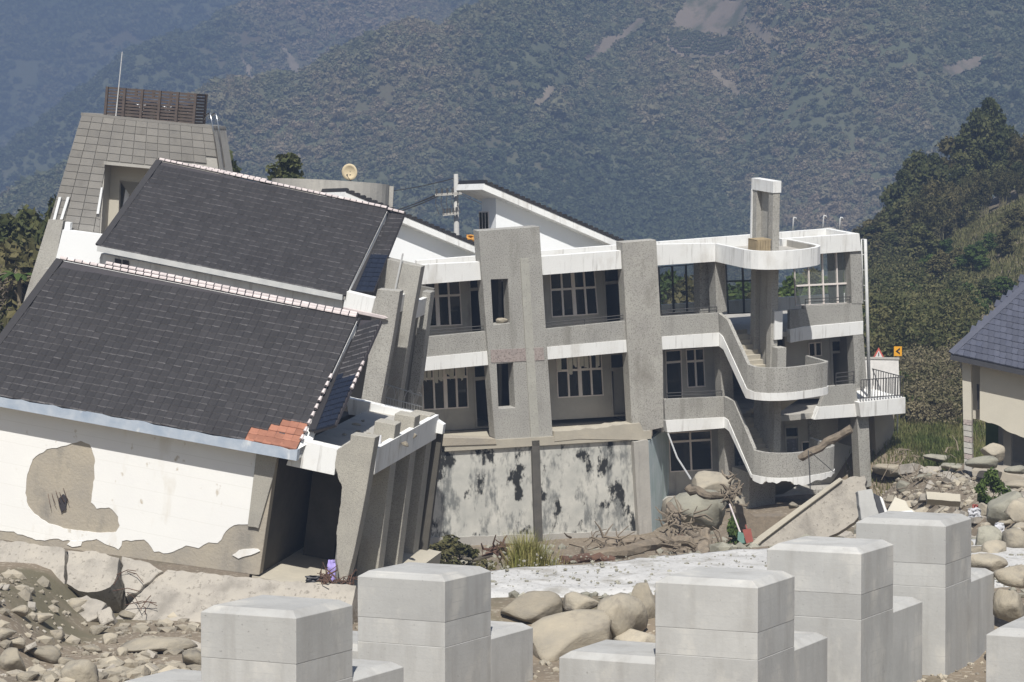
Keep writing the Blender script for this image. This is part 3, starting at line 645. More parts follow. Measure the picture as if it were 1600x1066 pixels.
def flight(level, tops, bandt, bandb, rag=None, dx=0.0, sy=1.0):
    """outer wall of one flight: its stations on the left side plane, then round the landing"""
    XL = 8.23+dx; NOSE = nose(dx, sy)
    T = [FC.lx(*p, XL) for p in tops]; A = [FC.lx(*p, XL) for p in bandt]; B = [FC.lx(*p, XL) for p in bandb]
    ys = sorted({round(q[0], 3) for q in T+A+B if q[0] > -2.35*sy}, reverse=True)
    ys = [y for y in ys if y <= .05]
    def at(S, y):
        S = sorted(S, reverse=True)
        if y >= S[0][0]: return S[0][1]
        for (y0, z0), (y1, z1) in zip(S, S[1:]):
            if y <= y0 and y >= y1: return z0+(z1-z0)*((y-y0)/(y1-y0) if y1 != y0 else 0)
        return S[-1][1]
    path = [(XL, .05)]+[(XL, y) for y in ys if -2.2*sy < y < .04]+NOSE[1:]
    zl = [q[-1][1] for q in (T, A, B)]
    zt = [at(T, p[1]) if i <= len(ys) and abs(p[0]-XL) < .01 else T[-1][1] for i, p in enumerate(path)]
    za = [at(A, p[1]) if i <= len(ys) and abs(p[0]-XL) < .01 else A[-1][1] for i, p in enumerate(path)]
    zb = [at(B, p[1]) if i <= len(ys) and abs(p[0]-XL) < .01 else B[-1][1] for i, p in enumerate(path)]
    path = path[:-2]+[(11.96+dx, -1.3)]; zt = zt[:len(path)]; za = za[:len(path)]; zb = zb[:len(path)]
    if rag:
        rd = random.Random(3); n0 = len(path)
        # subdivide the band for a broken lower edge
        P2, Z2, B2 = [], [], []
        for i in range(n0-1):
            m = 4 if i > len(ys)-2 else 1
            for k in range(m):
                u = k/m; P2.append((path[i][0]+(path[i+1][0]-path[i][0])*u, path[i][1]+(path[i+1][1]-path[i][1])*u)); Z2.append(za[i]+(za[i+1]-za[i])*u)
                B2.append(zb[i]+(zb[i+1]-zb[i])*u+((.30*mnoise.noise(Vector((i*.53+k*.13, 2.2, 0)))+.10*mnoise.noise(Vector((i*2.1+k*.52, 7.2, 0)))) if i > len(ys)-2 else 0))
        P2.append(path[-1]); Z2.append(za[-1]); B2.append(zb[-1])
    else: P2, Z2, B2 = path, za, zb
    wallstrip(MB(), path, zt, za, .16).build('stair_wall', MT['pebble'], C)
    wallstrip(MB(), offset(P2, -.03), Z2, B2, .24).build('stair_band', MT['white'], C)
    return T, A, B
f2 = flight(2, [(1122,489),(1136,500),(1169,572)], [(1124,520),(1130,526),(1169,611)], [(1124,541),(1131,546),(1166,622)], dx=.22, sy=1.03)
f1 = flight(1, [(1131,620),(1146,627),(1177,701),(1184,706)], [(1132,652),(1138,656),(1174.5,741)], [(1134,669),(1140,674),(1176,750)], rag=True, dx=.5, sy=1.1)
def steps(z0, z1, xa, xb, ya, yb, n, name='stair_flight'):
    mb = MB(); dz = (z1-z0)/n; dy = (yb-ya)/n
    prof = [(ya, z0)]
    for i in range(n): prof += [(ya+dy*i, z0+dz*(i+1)), (ya+dy*(i+1), z0+dz*(i+1))]
    prof += [(yb, z1-.22), (ya, z0-.25)]
    v = [(xa, y, z) for y, z in prof]+[(xb, y, z) for y, z in prof]; k = len(prof)
    tri = tessellate_polygon([[Vector((y, z, 0)) for y, z in prof]])
    f = [tuple(t) for t in tri]+[tuple(i+k for i in t[::-1]) for t in tri]+[(i, (i+1) % k, (i+1) % k+k, i+k) for i in range(k)]
    return mb.add(v, f).build(name, MT['slab'], C)
def landing(z, dx, sy):
    o = offset(nose(dx, sy), .12); n = len(o)
    pts = [(x, min(y, -2.2*sy)) if i in (0, n-1) else (x, y) for i, (x, y) in enumerate(o)]
    MB().add([(x, y, z) for x, y in pts]+[(x, y, z-.22) for x, y in pts], [tuple(range(n)), tuple(range(2*n-1, n-1, -1))]+[(i, (i+1) % n, n+(i+1) % n, n+i) for i in range(n)]).build('landing', MT['slab'], C)
zf2 = f2[1][0][1]+.02; zm2 = f2[1][-1][1]+.10; zf1 = f1[1][0][1]+.02; zm1 = f1[1][-1][1]+.10
steps(zf2, zm2, XL+.39, 9.95, .1, -2.26, 11); landing(zm2, .22, 1.03); steps(zm2, zf1, 10.3, 12.0, -2.26, .6, 11)
steps(zf1, zm1, XL+.67, 10.2, .1, -2.4, 11); landing(zm1, .5, 1.1); steps(zm1, zm1-1.7, 10.5, 12.3, -2.4, .6, 11)
# central fin: two posts joined by a thin web, white cap
zfin = FC.l(1219, 283, -1.9)[1]; zc0 = FC.l(1219, 301, -1.9)[1]
fx0, fx1 = 9.84, 10.18
fin = MB().box(fx0, fx1, -1.9, -1.55, zm2-.2, zc0).box(fx0, fx1, -.65, -.3, zm2-.2, zc0).box(fx1-.10, fx1-.02, -1.55, -.65, zm2-.2, zc0).build('stair_fin', MT['pebble_warm'], C, label='tall grey fin rising through the stair tower', bevel=.012)
MB().box(fx0-.03, fx1+.03, -1.93, -.27, zc0, zfin).build('fin_cap', MT['white'], fin)
MB().box(fx0-.035, fx0+.02, -.34, -.24, zt_ring, zc0).build('fin_edge', MT['white'], fin)
MB().box(fx0+.05, fx1+.15, -2.35, -1.92, zm2+.35, zm2+1.6).build('newel_post', MT['pebble_warm'], C)
MB().box(fx0+.03, fx1+.17, -2.37, -1.9, zm2-.25, zm2+.35).build('newel_foot', MT['white'], C)
MB().box(fx0+.12, fx1+.17, -2.0, -1.915, zm2+1.9, zm2+3.1).build('white_panel', MT['white'], C)
MB().box(fx0+.25, fx1+.25, -1.9, -.3, zm1-.3, zm2-.21).build('stair_core', MT['pebble_warm'], C)
MB().box(fx0-.5, fx1+.5, -1.2, .2, zm1-2.2, zm1-.31).build('stair_core', MT['pebble'], C)
# board box lying on the stair roof
bx = MB()
for i in range(5): bx.box(9.05+i*.13, 9.05+i*.13+.11, -2.0, -1.96, zt_ring-.4, zt_ring+.28)
bx.box(9.02, 9.06, -1.96, -1.3, zt_ring-.4, zt_ring+.32); bx.box(9.02, 9.74, -1.97, -1.3, zt_ring+.28, zt_ring+.33)
bx.build('board_box', MT['box_tan'], C)
# roof pipes with bent tops, rooftop bits
for px_, ty, by in ((1238,340,372), (1285,337,371), (1311,340,369)):
    a = FC.p3(px_, by, 3.5); b = FC.p3(px_+2, ty, 3.5)
    MB().tube([a, a+(b-a)*.92, b+Vector((.02, 0, 0)), b+Vector((.12, 0, -.02)), b+Vector((.16, 0, -.14))], .035, 6).build('vent_pipe', MT['pipe'], C, smooth=True)
a = FC.p3(1298, 362, 3.0); MB().box(a.x-.18, a.x+.2, 2.9, 3.3, a.z-.4, a.z+.15).build('roof_vent', MT['render_grey'], C)
# white downpipe with ladder rungs at the end
dp = MB(); A, B = FC.p3(1352, 374, .4), FC.p3(1359, 640, .4)
dp.tube([A, B], .075, 8); A2, B2 = FC.p3(1346, 374, .5), FC.p3(1349, 470, .5); dp.tube([A2, B2], .03, 6)
for i in range(5): dp.tube([A2+(B2-A2)*(i/4), A+(B-A)*(i/4*.36)], .02, 5)
dp.build('downpipe', MT['pipe'], C, smooth=True)
# end balcony
cpoly('balcony_parapet', [(1342,629),(1415,621),(1415,646),(1345,652)], -.35, 2.6, 'white', label='white balcony slab at the right end')
br = MB(); (bx0, bz0), (bx1, bz1) = FC.l(1345, 627, -.3), FC.l(1411, 622, -.3)
for yb in (-.28, 2.5):
    for i in range(16):
        t = i/15; x_ = bx0+(bx1-bx0)*t; z_ = bz0+(bz1-bz0)*t; br.box(x_-.012, x_+.012, yb-.012, yb+.012, z_-.1, z_+.95)
    for hh in (.12, .93): br.prism([(bx0, bz0+hh), (bx1, bz1+hh), (bx1, bz1+hh+.035), (bx0, bz0+hh+.035)], yb-.02, yb+.02)
for i in range(16): y_ = -.28+2.78*i/15; br.box(bx1-.012, bx1+.012, y_-.012, y_+.012, bz1-.1, bz1+.95)
br.box(bx1-.02, bx1+.02, -.28, 2.5, bz1+.93, bz1+.965)
br.build('balcony_railing', MT['iron'], C)

MT['pier_dark'] = mat('dark_pier_concrete', (.13,.12,.105,1), (.09,.085,.075,1), 2, .95, .3, 15)  # dark tone of the vertical strip on the retaining wall
# podium wall under the school: mould-stained wall with pier, return and broken top
PW = thing('retaining_wall', 'mould-stained white retaining wall under the grey school building', 'wall', FC.M)
top = ragged([(640,694),(700,692),(775,693),(864,688),(905,684),(985,676),(1012,690)], 1.2, 9, 4)
MB().prism(FC.ls(top+[(1016,862),(830,870),(640,880)], -.2), -.2, .5).build('wall_face', MT['mould'], PW)
MB().prism(FC.ls(ragged([(640,842),(1012,829)], .8, 10, 9)+[(1014,866),(640,884)], -.26), -.26, -.2001).build('wall_footing', MT['render_grey'], PW, label='grey unpainted foot of the wall')
MB().prism(FC.ls([(831,689),(843,688),(849,868),(837,869)], -.32), -.32, -.2001).build('wall_pier', MT['pier_dark'], PW, label='dark vertical pier strip')
MB().prism(FC.ls(ragged([(990,690),(1013,688)], 1.5, 5, 6)+[(1020,858),(1000,864)], -.45), -.45, .4).build('corner_pier', MT['render_grey'], PW)
p0 = FC.p3(1013, 690, -.44); p1 = FC.p3(1020, 856, -.44); q0 = FC.p3(1045, 667, 2.0); q1 = FC.p3(1046, 842, 2.0)
nn = Vector((-.1, .12, 0)); MB().hexa([p1+Vector((.003,0,0)), q1, q1+nn, p1+nn, p0+Vector((.003,0,0)), q0, q0+nn, p0+nn]).build('return_wall', MT['bluewall'], PW, label='faded blue return wall at the corner')
cap = ragged([(690,678),(770,682)], 1, 8, 2); MB().prism(FC.ls([(690,684),(774,686),(776,694),(690,697)], -.36), -.36, .3).build('broken_edge', MT['render'], PW)
MB().prism(FC.ls(ragged([(866,674),(930,669),(1000,661)], 1.5, 8, 5)+[(1012,688),(905,686),(866,690)], -.34), -.34, .3).build('broken_edge', MT['slab'], PW)

# ------------------------------------------------------------------ white gabled halls behind
def gable(name, label, F, wall, crest, thick, y0, y1, extra=None):
    T = thing(name, label, 'building', F.M)
    MB().prism(F.ls(wall), 0, y1).build('gable_wall', MT['white_clean'], T)
    a, b = F.l(*crest[0], y0), F.l(*crest[1], y0)
    d = Vector((b[0]-a[0], b[1]-a[1])); L = d.length; d /= L; n = Vector((-d.y, d.x))
    if n.y < 0: n = -n
    def q(t, h): p = Vector(a)+d*t+n*h; return (p.x, p.y)
    rf = MB().prism([q(0, 0), q(L, 0), q(L, -thick), q(0, -thick)], y0, y1+.6).build('roof', MT['white'], T)
    k = int(L/.27)
    me = None
    for i in range(k):
        t0 = i*L/k; mb = MB(); mb.prism([q(t0, .002), q(t0+L/k*.93, .002), q(t0+L/k*.93, .05), q(t0+L/k*.4, .09), q(t0+L/k*.3, .17), q(t0, .17)], y0-.03, y1+.62)
        mb.build('roof_tile', MT['tile'], rf)
    return T
FG = Fr(775, 330, 107.6, 28, 1, -.03)
G2 = gable('gabled_hall', 'larger white gabled hall with shed roof rising behind the wide pillar', FG, [(775,307),(985,390),(985,440),(775,440)], ((757,287),(978,382)), .27, -.55, 1.3)
xw, zw = FG.l(775, 330); 
wl = FG.lx(757, 345, xw-.001); zz = wl[1]
MB().box(xw-.03, xw-.002, wl[0]-.45, wl[0]+.45, zz-.45, zz+.4).build('window_frame', MT['frame'], G2)
for k_ in range(3): MB().box(xw-.04, xw-.031, wl[0]-.38+k_*.28, wl[0]-.17+k_*.28, zz-.4, zz+.35).build('pane', MT['glass'], G2)
FG1 = Fr(690, 380, 106, 28, 1, -.03)
gable('gabled_hall', 'smaller white gabled wall with sloping fascia behind the dark tiled roofs', FG1, [(560,330),(600,340),(752,401),(752,430),(560,430)], ((540,300),(751,388)), .27, -.5, 2.0)

# ------------------------------------------------------------------ collapsed front building (left) : tiled roof, plastered wall, portico
FL = Fr(400, 800, 72, -15, 6, .195)
Lb = thing('collapsed_house', 'leaning white building with dark tiled roof, peeling plaster and open portico', 'building', FL.M)
def lpoly(name, pts, y0, y1, m, parent=None, holes=(), label=None, F=FL, T=None, bevel=.012, ref=None):
    yr = y0 if ref is None else ref
    return MB().prism(F.ls(pts, yr), y0, y1, [F.ls(h, yr) for h in holes]).build(name, MT[m], parent or T or Lb, label, bevel=bevel)
RL = [None]
def tile_mesh(name, w, l, th, m):
    """one flat interlocking tile: shallow pan, raised side roll and a thick lower lip"""
    xs_ = [0, w*.10, w*.20, w*.32, w*.982]; zs_ = [th*.75, th*.98, th*.95, th*.72, th*.7]
    v = []; 
    for y_, lift in ((0, th*.9), (l, 0)):
        for x_, z_ in zip(xs_, zs_): v.append((x_, y_, z_+lift))
    for x_ in xs_: v.append((x_, -th*.5, th*.35))
    f = [(i, i+1, 5+i+1, 5+i) for i in range(4)]+[(10+i, 10+i+1, i+1, i) for i in range(4)]
    f += [(0, 5, 10), (4, 14, 9)]
    me = bpy.data.meshes.new(name); me.from_pydata(v, [], f); me.materials.append(MT[m]); me.materials.append(MT['tile_edge'] if m == 'tile' else MT[m])
    for i in range(4, 8): me.polygons[i].material_index = 1
    return me
def tiled_roof(T, corners, ncol, nrow, nsingle, m='tile', mass='tile_mass', red=None, missing=None, thick=.09, F=None, shade_py=None, roof=None, th=.034):
    """corners: eave-left, eave-right, ridge-right, ridge-left (local 3-D). Tiles laid in overlapping rows."""
    el, er, rr, rl = [Vector(c) for c in corners]
    e = (er-el); s = (rr-er); n = e.cross(s).normalized()
    if n.z < 0: n = -n
    ex = e.normalized(); sy = n.cross(ex).normalized()
    if sy.dot(s) < 0: sy = -sy
    H = s.dot(sy); Wd = e.length
    if F is not None:   # bring the far corner into the roof plane along its sight line
        q = F.px(*rl); d = ray(*q); dl = Vector((d.dot(F.U), d.dot(F.B), d.dot(F.V))); e0 = EYE-F.O; e0 = Vector((e0.dot(F.U), e0.dot(F.B), e0.dot(F.V)))
        rl = e0+dl*((el-e0).dot(n)/dl.dot(n)); RL[0] = rl
    deck = MB().hexa([el-n*thick, er-n*thick, rr-n*thick, rl-n*thick, el-n*.004, er-n*.004, rr-n*.004, rl-n*.004]).build('roof', MT['ridge_dark'], T) if roof is None else roof
    tw = Wd/ncol; tl = H/nrow; me = tile_mesh('tile', tw, tl*1.22, th, m); mer = tile_mesh('tile', tw, tl*1.22, th, 'tile_red'); men = tile_mesh('tile', tw, tl*1.22, th, 'tile_shade')
    vd = (rl-el).normalized(); vs_ = vd.cross(n)*.12; hx = [el-vs_-n*.02, el+vs_-n*.02, rl+vs_-n*.02, rl-vs_-n*.02]; MB().hexa(hx+[h_+n*.085 for h_ in hx]).build('verge', MT['tile_mass' if m != 'tile_blue' else 'tile_blue'], deck)
    cells = []
    for r in range(nrow):
        t = r/nrow; sh = s.dot(ex)*t
        # left limit of this row follows the left rake
        lx0 = (rl-el).dot(ex)*t; rx = Wd+sh
        k0 = math.floor((lx0-sh)/tw); off = 0.5*tw*(r % 2)
        x_ = rx-tw
        while x_ > lx0-tw*.35:
            cells.append((x_, r*tl)); x_ -= tw
    def ctr(c): return el+ex*(c[0]+tw/2)+sy*(c[1]+tl/2)
    singles, rest = [], []
    if F is not None:
        vis = []
        for c in cells:
            p = ctr(c); q = F.px(*p); vis.append((q[0] < -10 or q[1] < 0, c[1]*1.0-c[0]*.35, c))
        vis.sort(key=lambda a: (a[0], a[1])); singles = [a[2] for a in vis[:nsingle]]; rest = [a[2] for a in vis[nsingle:]]
    else: rest = cells
    rot = Matrix((ex, sy, n)).transposed().to_4x4()
    rd = random.Random(5)
    for c in singles:
        q = F.px(*ctr(c)); isred = red and any(inpoly(q[0], q[1], rp) for rp in red)
        if missing and c[1] == 0 and q[0] > 70 and rd.random() < .015 and not isred: continue
        if shade_py and q[1] > shade_py: mm_ = men  # tiles below this row take the painted shadow colour
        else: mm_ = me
        o = link('tile', mer if isred else mm_, deck)
        j = rd.gauss(0, .004); o.matrix_local = Matrix.Translation(el+ex*c[0]+sy*(c[1]+rd.gauss(0, .006))+n*(-.035 if isred else 0)) @ rot @ Matrix.Rotation(rd.gauss(0, .006), 4, 'Z') @ Matrix.Rotation(rd.gauss(0, .012), 4, 'X')
    if rest:
        mb = MB(); tv = [v.co.copy() for v in me.vertices]; tf = [tuple(p.vertices) for p in me.polygons]
        vv, ff = [], []
        for c in rest:
            Mx = Matrix.Translation(el+ex*c[0]+sy*(c[1]+rd.gauss(0, .007))) @ rot @ Matrix.Rotation(rd.gauss(0, .008), 4, 'X')
            k = len(vv); vv += [tuple(Mx @ v) for v in tv]; ff += [tuple(i+k for i in f) for f in tf]
        mb.v = vv; mb.f = ff
        me2 = bpy.data.meshes.new('tiles'); me2.from_pydata(vv, [], ff); me2.materials.append(MT[mass]); me2.materials.append(MT['tile_edge'] if mass == 'tile_mass' else MT[mass]); me2.polygons.foreach_set('material_index', [me.polygons[i % len(me.polygons)].material_index for i in range(len(me2.polygons))]); link('tiles', me2, deck, kind='stuff')
    return deck, (ex, sy, n, tw, tl)
def ridge_caps(T, a, b, parent, w=.24, h=.075, n=None, depth=.13):
    a, b = Vector(a), Vector(b); L = (b-a).length; k = n or int(L/w); d = (b-a).normalized(); up = Vector((0, 0, 1)); up = (up-d*up.dot(d)).normalized(); s = d.cross(up)
    mb = MB(); w_ = L/k
    v = []
    for x_ in (0, w_*.86):
        for ang in range(7): 
            t = math.pi*ang/6; v.append((x_, math.cos(t)*depth*.5, math.sin(t)*h))
    f = [(i, i+1, 8+i, 7+i) for i in range(6)]+[tuple(range(7))[::-1], tuple(range(7, 14))]
    me = MB().add(v, f).mesh('ridge_tile', MT['ridge']); rot = Matrix((d, s, up)).transposed().to_4x4()
    for i in range(k):
        o = link('ridge_tile', me, parent); o.matrix_local = Matrix.Translation(a+d*(i*w_)) @ rot @ Matrix.Rotation(random.gauss(0, .015), 4, 'Y')
    MB().tube([a, b], depth*.38, 8).build('ridge_mortar', MT['ridge_dark'], parent)
YE, YR = -.45, 3.7
corn = [FL.p3(-55, 608, YE), FL.p3(463, 702, YE), FL.p3(558, 499, YR), FL.p3(94, 407, YR)]
REDZ = [[(362,692),(372,682),(392,682),(394,672),(418,672),(420,664),(442,664),(444,656),(480,656),(470,712),(360,700)]]
roof1, bas = tiled_roof(Lb, corn, 40, 21, 300, red=REDZ, F=FL, missing=True)
ee = (corn[1]-corn[0]).normalized(); uu = (corn[2]-corn[1]).normalized(); hx = [corn[0], corn[1], corn[1]+uu*.34, corn[0]+uu*.34]; nn_ = ee.cross(uu).normalized()
MB().hexa([h_+nn_*.002 for h_ in hx]+[h_+nn_*.012 for h_ in hx]).build('exposed_batten', MT['tile_red'], roof1)
if True: pass; corn[3] = RL[0]
ridge_caps(Lb, RL[0]+Vector((0, .02, .06)), corn[2]+Vector((0, .02, .06)), roof1, n=38)
b2_ = [FL.p3(166, 412, YR+.75), FL.p3(560, 492, YR+.75)]; ridge_caps(Lb, b2_[0], b2_[1], roof1, n=32)
# rear slope under the second ridge
MB().prism([(corn[3].x-.3, corn[3].z-.25), (corn[2].x, corn[2].z-.25), (corn[2].x, corn[2].z-.45), (corn[3].x-.3, corn[3].z-.45)], YR-.1, YR+.9).build('ridge_beam', MT['render_grey'], roof1)
# lower lean-to strip at the right with its white cheek
st = [FL.p3(489, 674, YE+.55), FL.p3(524, 664, YE+.55), FL.p3(596, 501, YR+.2), FL.p3(558.5, 500, YR+.2)]
strip, _ = tiled_roof(Lb, st, 3, 19, 60, F=FL, shade_py=587)
ck = [corn[1]+Vector((.01, .1, -.02)), corn[2]+Vector((.01, 0, -.05)), corn[2]+Vector((.012, 0, -.35)), st[0]+Vector((.0, .05, -.3))]
MB().add(ck+[c+Vector((-.15, 0, 0)) for c in ck], [(0,1,2,3),(7,6,5,4),(0,4,5,1),(1,5,6,2),(2,6,7,3),(3,7,4,0)]).build('cheek_wall', MT['white'], Lb)
rk = MB()
for i in range(9):
    t = i/8; p = corn[1].lerp(corn[2], t*.46+.06)+Vector((.02, 0, .05)); rk = MB(); rk.tube([p, p+(corn[2]-corn[1]).normalized()*.17], .055, 6, .04); rk.build('verge_tile', MT['ridge'], roof1)
for i in range(5):
    p = st[1].lerp(st[2], .32+i*.055)+Vector((.02, 0, .06)); MB().tube([p, p+(st[2]-st[1]).normalized()*.17], .05, 6, .04).build('verge_tile', MT['ridge'], strip)
# gutter / eave board, blue grey and peeling
ge = [corn[0]+Vector((0, -.03, -.02)), corn[1]+Vector((.05, -.03, -.02))]
dn = Vector((0, 0, -.30)); bk = Vector((0, .22, 0))
top = [ge[0].lerp(ge[1], i/40)+Vector((0, 0, random.uniform(-.03, .03))) for i in range(41)]
mb = MB()
for i in range(40):
    a_, b_ = top[i], top[i+1]; a0 = ge[0].lerp(ge[1], i/40)+dn; b0 = ge[0].lerp(ge[1], (i+1)/40)+dn
    mb.hexa([a0, b0, b0+bk, a0+bk, a_, b_, b_+bk, a_+bk])
mb.build('eave_board', MT['gutter'], Lb)
sf = [ge[0]+dn+bk+Vector((0, 0, .03)), ge[1]+dn+bk+Vector((0, 0, .03))]
MB().hexa([sf[0], sf[1], sf[1]+Vector((0, .5, 0)), sf[0]+Vector((0, .5, 0)), sf[0]+Vector((0, 0, .08)), sf[1]+Vector((0, 0, .08)), sf[1]+Vector((0, .5, .08)), sf[0]+Vector((0, .5, .08))]).build('soffit', MT['white'], Lb)
# wall: bare cement body, plaster skin with a fallen patch and a broken foot
lpoly('wall', [(-70,600),(432,700),(404,899),(395,899),(-70,835)], .06, .35, 'render', ref=0)
patch = ragged([(42,742),(50,718),(72,703),(95,698),(110,694),(125,690),(140,695),(147,715),(146,748),(142,785),(150,795),(170,793),(183,808),(186,822),(180,832),(150,833),(110,829),(75,819),(52,803),(40,785),(39,765)], 1.0, 6, 3, True)
foot = ragged([(-70,812),(0,830),(20,832),(55,845),(90,843),(120,848),(150,843),(185,860),(190,846),(225,843),(240,862),(262,866),(290,852),(310,858),(325,848),(340,850),(352,830),(365,822),(386,820)], 1.4, 7, 8)
lpoly('plaster', [(-70,600),(403,700),(387,820)]+foot[::-1][1:], .042, .0599, 'plaster', holes=[patch], ref=0, bevel=0)
lpoly('corner_pilaster', [(403,690),(436,700),(428,742),(404,826),(398,824),(387,823)], -.02, .0599, 'pebble_near', ref=0)
lpoly('plaster_scrap', ragged([(372,860),(362,868),(372,874),(405,862),(402,858),(380,858)], 1, 6, 4, True), .03, .0598, 'plaster', ref=0, bevel=0)
lpoly('plaster_scrap', ragged([(104,851),(112,855),(125,853),(128,846),(110,845)], .8, 6, 5, True), .035, .0598, 'plaster', ref=0, bevel=0)
hole = MB().prism(FL.ls(ragged([(92,778),(99,772),(105,780),(104,796),(97,800),(93,790)], 1.2, 4, 6, True), .05), .0, .0595).build('wall_hole', MT['ridge_dark'], Lb)
for i in range(5): 
    a_ = FL.p3(75+i*6, 768+random.uniform(-6, 6), .02); b_ = FL.p3(80+i*7, 790+random.uniform(-6, 6), -.04); MB().tube([a_, (a_+b_)/2+Vector((.02, -.05, 0)), b_], .008, 4).build('reinforcing_bar', MT['wood_dark'], Lb)
# inner side wall of the portico and the rest of the house
xs0, zs0 = FL.l(430, 745); xe = FL.l(404, 898)
x_in, z_fl = FL.l(402, 899, .2)
zt_in = FL.l(430, 735)[1]
DEP = 6.6
MB().hexa([(x_in-.3, .36, z_fl-.3), (x_in, .36, z_fl-.3), (x_in, DEP, z_fl-.3), (x_in-.3, DEP, z_fl-.3), (xs0-.35, .36, zt_in+.6), (xs0-.02, .36, zt_in+.6), (xs0-.02, DEP, zt_in+.6), (xs0-.35, DEP, zt_in+.6)]).build('side_wall', MT['shaded_dirty'], Lb)
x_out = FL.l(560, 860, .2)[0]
MB().box(x_in-.1, x_out+.3, DEP-.2, DEP, z_fl-.4, zt_in+.6).build('portico_back_wall', MT['shaded_dirty'], Lb)
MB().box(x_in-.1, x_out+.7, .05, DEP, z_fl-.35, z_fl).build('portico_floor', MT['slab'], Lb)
MB().box(x_in+.3, x_in+1.25, 3.2, 3.35, z_fl+.01, z_fl+2.6).build('inner_pier', MT['shaded_dirty'], Lb)
window(Lb, FL, [(494,772),(538,778),(528,842),(487,836)], DEP-.25, 1, .35, (), 'frame', 'glass')
# porch: white front beam, roof slab, side beam, fins
lpoly('porch_beam', [(463,686),(528,701),(522,743),(447,727)], -.05, .3, 'white')
zp = FL.l(527, 700)[1]; xb = FL.l(585, 700)[0]; xa_ = FL.l(465, 695)[0]
MB().box(xa_, xb-.02, .3, DEP, zp-.62, zp-.12).build('porch_roof', MT['render_grey'], Lb)
MB().box(xb-.16, xb, .3, DEP-.3, zp-.62, zp+.12).build('side_beam', MT['white'], Lb, label='white side beam of the porch roof')
f1l = ragged([(547,690),(526,704),(523,730),(530,752),(535,762),(531,790),(526,828),(526,870),(530,905)], .8, 5, 11)
lpoly('porch_pillar', [(548,679),(586,684),(573,763),(566,800),(553,864),(541,911),(528,908)]+f1l[::-1], -.1, .35, 'pebble_near', label='broken grey front pillar of the portico')
for i, (tx, ty) in enumerate([(618,664),(648.5,652),(672,650)]):
    y_ = 1.9*(i+1); x_, z_ = FL.l(tx, ty, y_)
    MB().hexa([(x_-.62, y_, z_fl-.9), (x_+.02, y_, z_fl-.9), (x_+.02, y_+.55, z_fl-.9), (x_-.62, y_+.55, z_fl-.9), (x_-.62, y_, z_), (x_, y_, z_), (x_, y_+.55, z_), (x_-.62, y_+.55, z_)]).build('side_fin', MT['pebble_near'], Lb, bevel=.012)
xw2 = FL.l(585, 760)[0]
for j in range(3): MB().box(xw2-1.0, xw2-.85, .4+1.9*j, 1.85+1.9*j, z_fl-.8, zp-.63 if j else z_fl+1.5).build('side_infill', MT['dark'], Lb)
# roof terrace parapet, broken at its end
par = ragged([(540,621),(592,633),(655,646),(680,655),(693,664)], .6, 8, 12)
lpoly('terrace_parapet', par+ragged([(691,678),(662,676),(620,664),(545,648)], 1.2, 6, 13), 6.2, 6.45, 'white', label='white terrace parapet with a broken end')
gr = MB(); ga, gb = FL.p3(602, 632, 6.3), FL.p3(660, 645, 6.3); up = FL.p3(602, 600, 6.3)-ga
for t in (0, .35, 1): gr.tube([ga+up*t, gb+up*t*.8], .014, 4)
for i in range(15): gr.tube([ga.lerp(gb, i/14), ga.lerp(gb, i/14)+up*(.35 if i % 5 else .95)], .011, 4)
for i in range(4):
    cpt = ga.lerp(gb, (i+.5)/4)+up*.35; rr_ = (gb-ga).length/8
    gr.tube([cpt+Vector((math.cos(a)*rr_, 0, math.sin(a)*up.length*.6)) for a in [math.pi*k/8 for k in range(9)]], .011, 4)
gr.build('iron_grille', MT['steel'], Lb, label='bent white iron grille on the terrace')

# ------------------------------------------------------------------ rear collapsed wing with the second roof
FR = Fr(534, 463, 92, -15, 6, .2)
Rw = thing('collapsed_wing', 'leaning rear wing with the upper dark tiled roof and tall grey fins', 'building', FR.M)
c2 = [FR.p3(154, 384, 0), FR.p3(540, 461, 0), FR.p3(605, 328, 3.6), FR.p3(249, 252, 3.6)]
roof2, _ = tiled_roof(Rw, c2, 40, 19, 0, F=FR)
ridge_caps(Rw, RL[0]+Vector((0, .02, .06)), c2[2]+Vector((0, .02, .06)), roof2, n=38)
ridge_caps(Rw, FR.p3(300, 259, 4.3), FR.p3(418, 283, 4.3), roof2, n=13)
s2 = [FR.p3(551, 455, .5), FR.p3(584, 456, .5), FR.p3(632, 336, 3.9), FR.p3(605, 329, 3.9)]
strip2, _ = tiled_roof(Rw, s2, 3, 17, 60, F=FR, shade_py=396)
ridge_caps(Rw, s2[3]+Vector((0, .02, .05)), s2[2]+Vector((0, .02, .05)), strip2, n=3)
ck = [c2[1]+Vector((.01, .1, -.02)), c2[2]+Vector((.01, 0, -.05)), c2[2]+Vector((.012, 0, -.35)), s2[0]+Vector((0, .05, -.3))]
MB().add(ck+[c+Vector((-.15, 0, 0)) for c in ck], [(0,1,2,3),(7,6,5,4),(0,4,5,1),(1,5,6,2),(2,6,7,3),(3,7,4,0)]).build('cheek_wall', MT['white'], Rw)
ga = [c2[0]+Vector((-.03, -.04, -.01)), c2[1]+Vector((-.1, -.04, -.01))]
MB().hexa([ga[0]+Vector((0, 0, -.2)), ga[1]+Vector((0, 0, -.2)), ga[1]+Vector((0, .2, -.2)), ga[0]+Vector((0, .2, -.2)), ga[0], ga[1], ga[1]+Vector((0, .2, 0)), ga[0]+Vector((0, .2, 0))]).build('gutter', MT['gutter_white'], Rw)
lpoly('wall', [(158,396),(536,470),(528,540),(140,450)], .35, .6, 'white', F=FR, T=Rw, ref=.35)
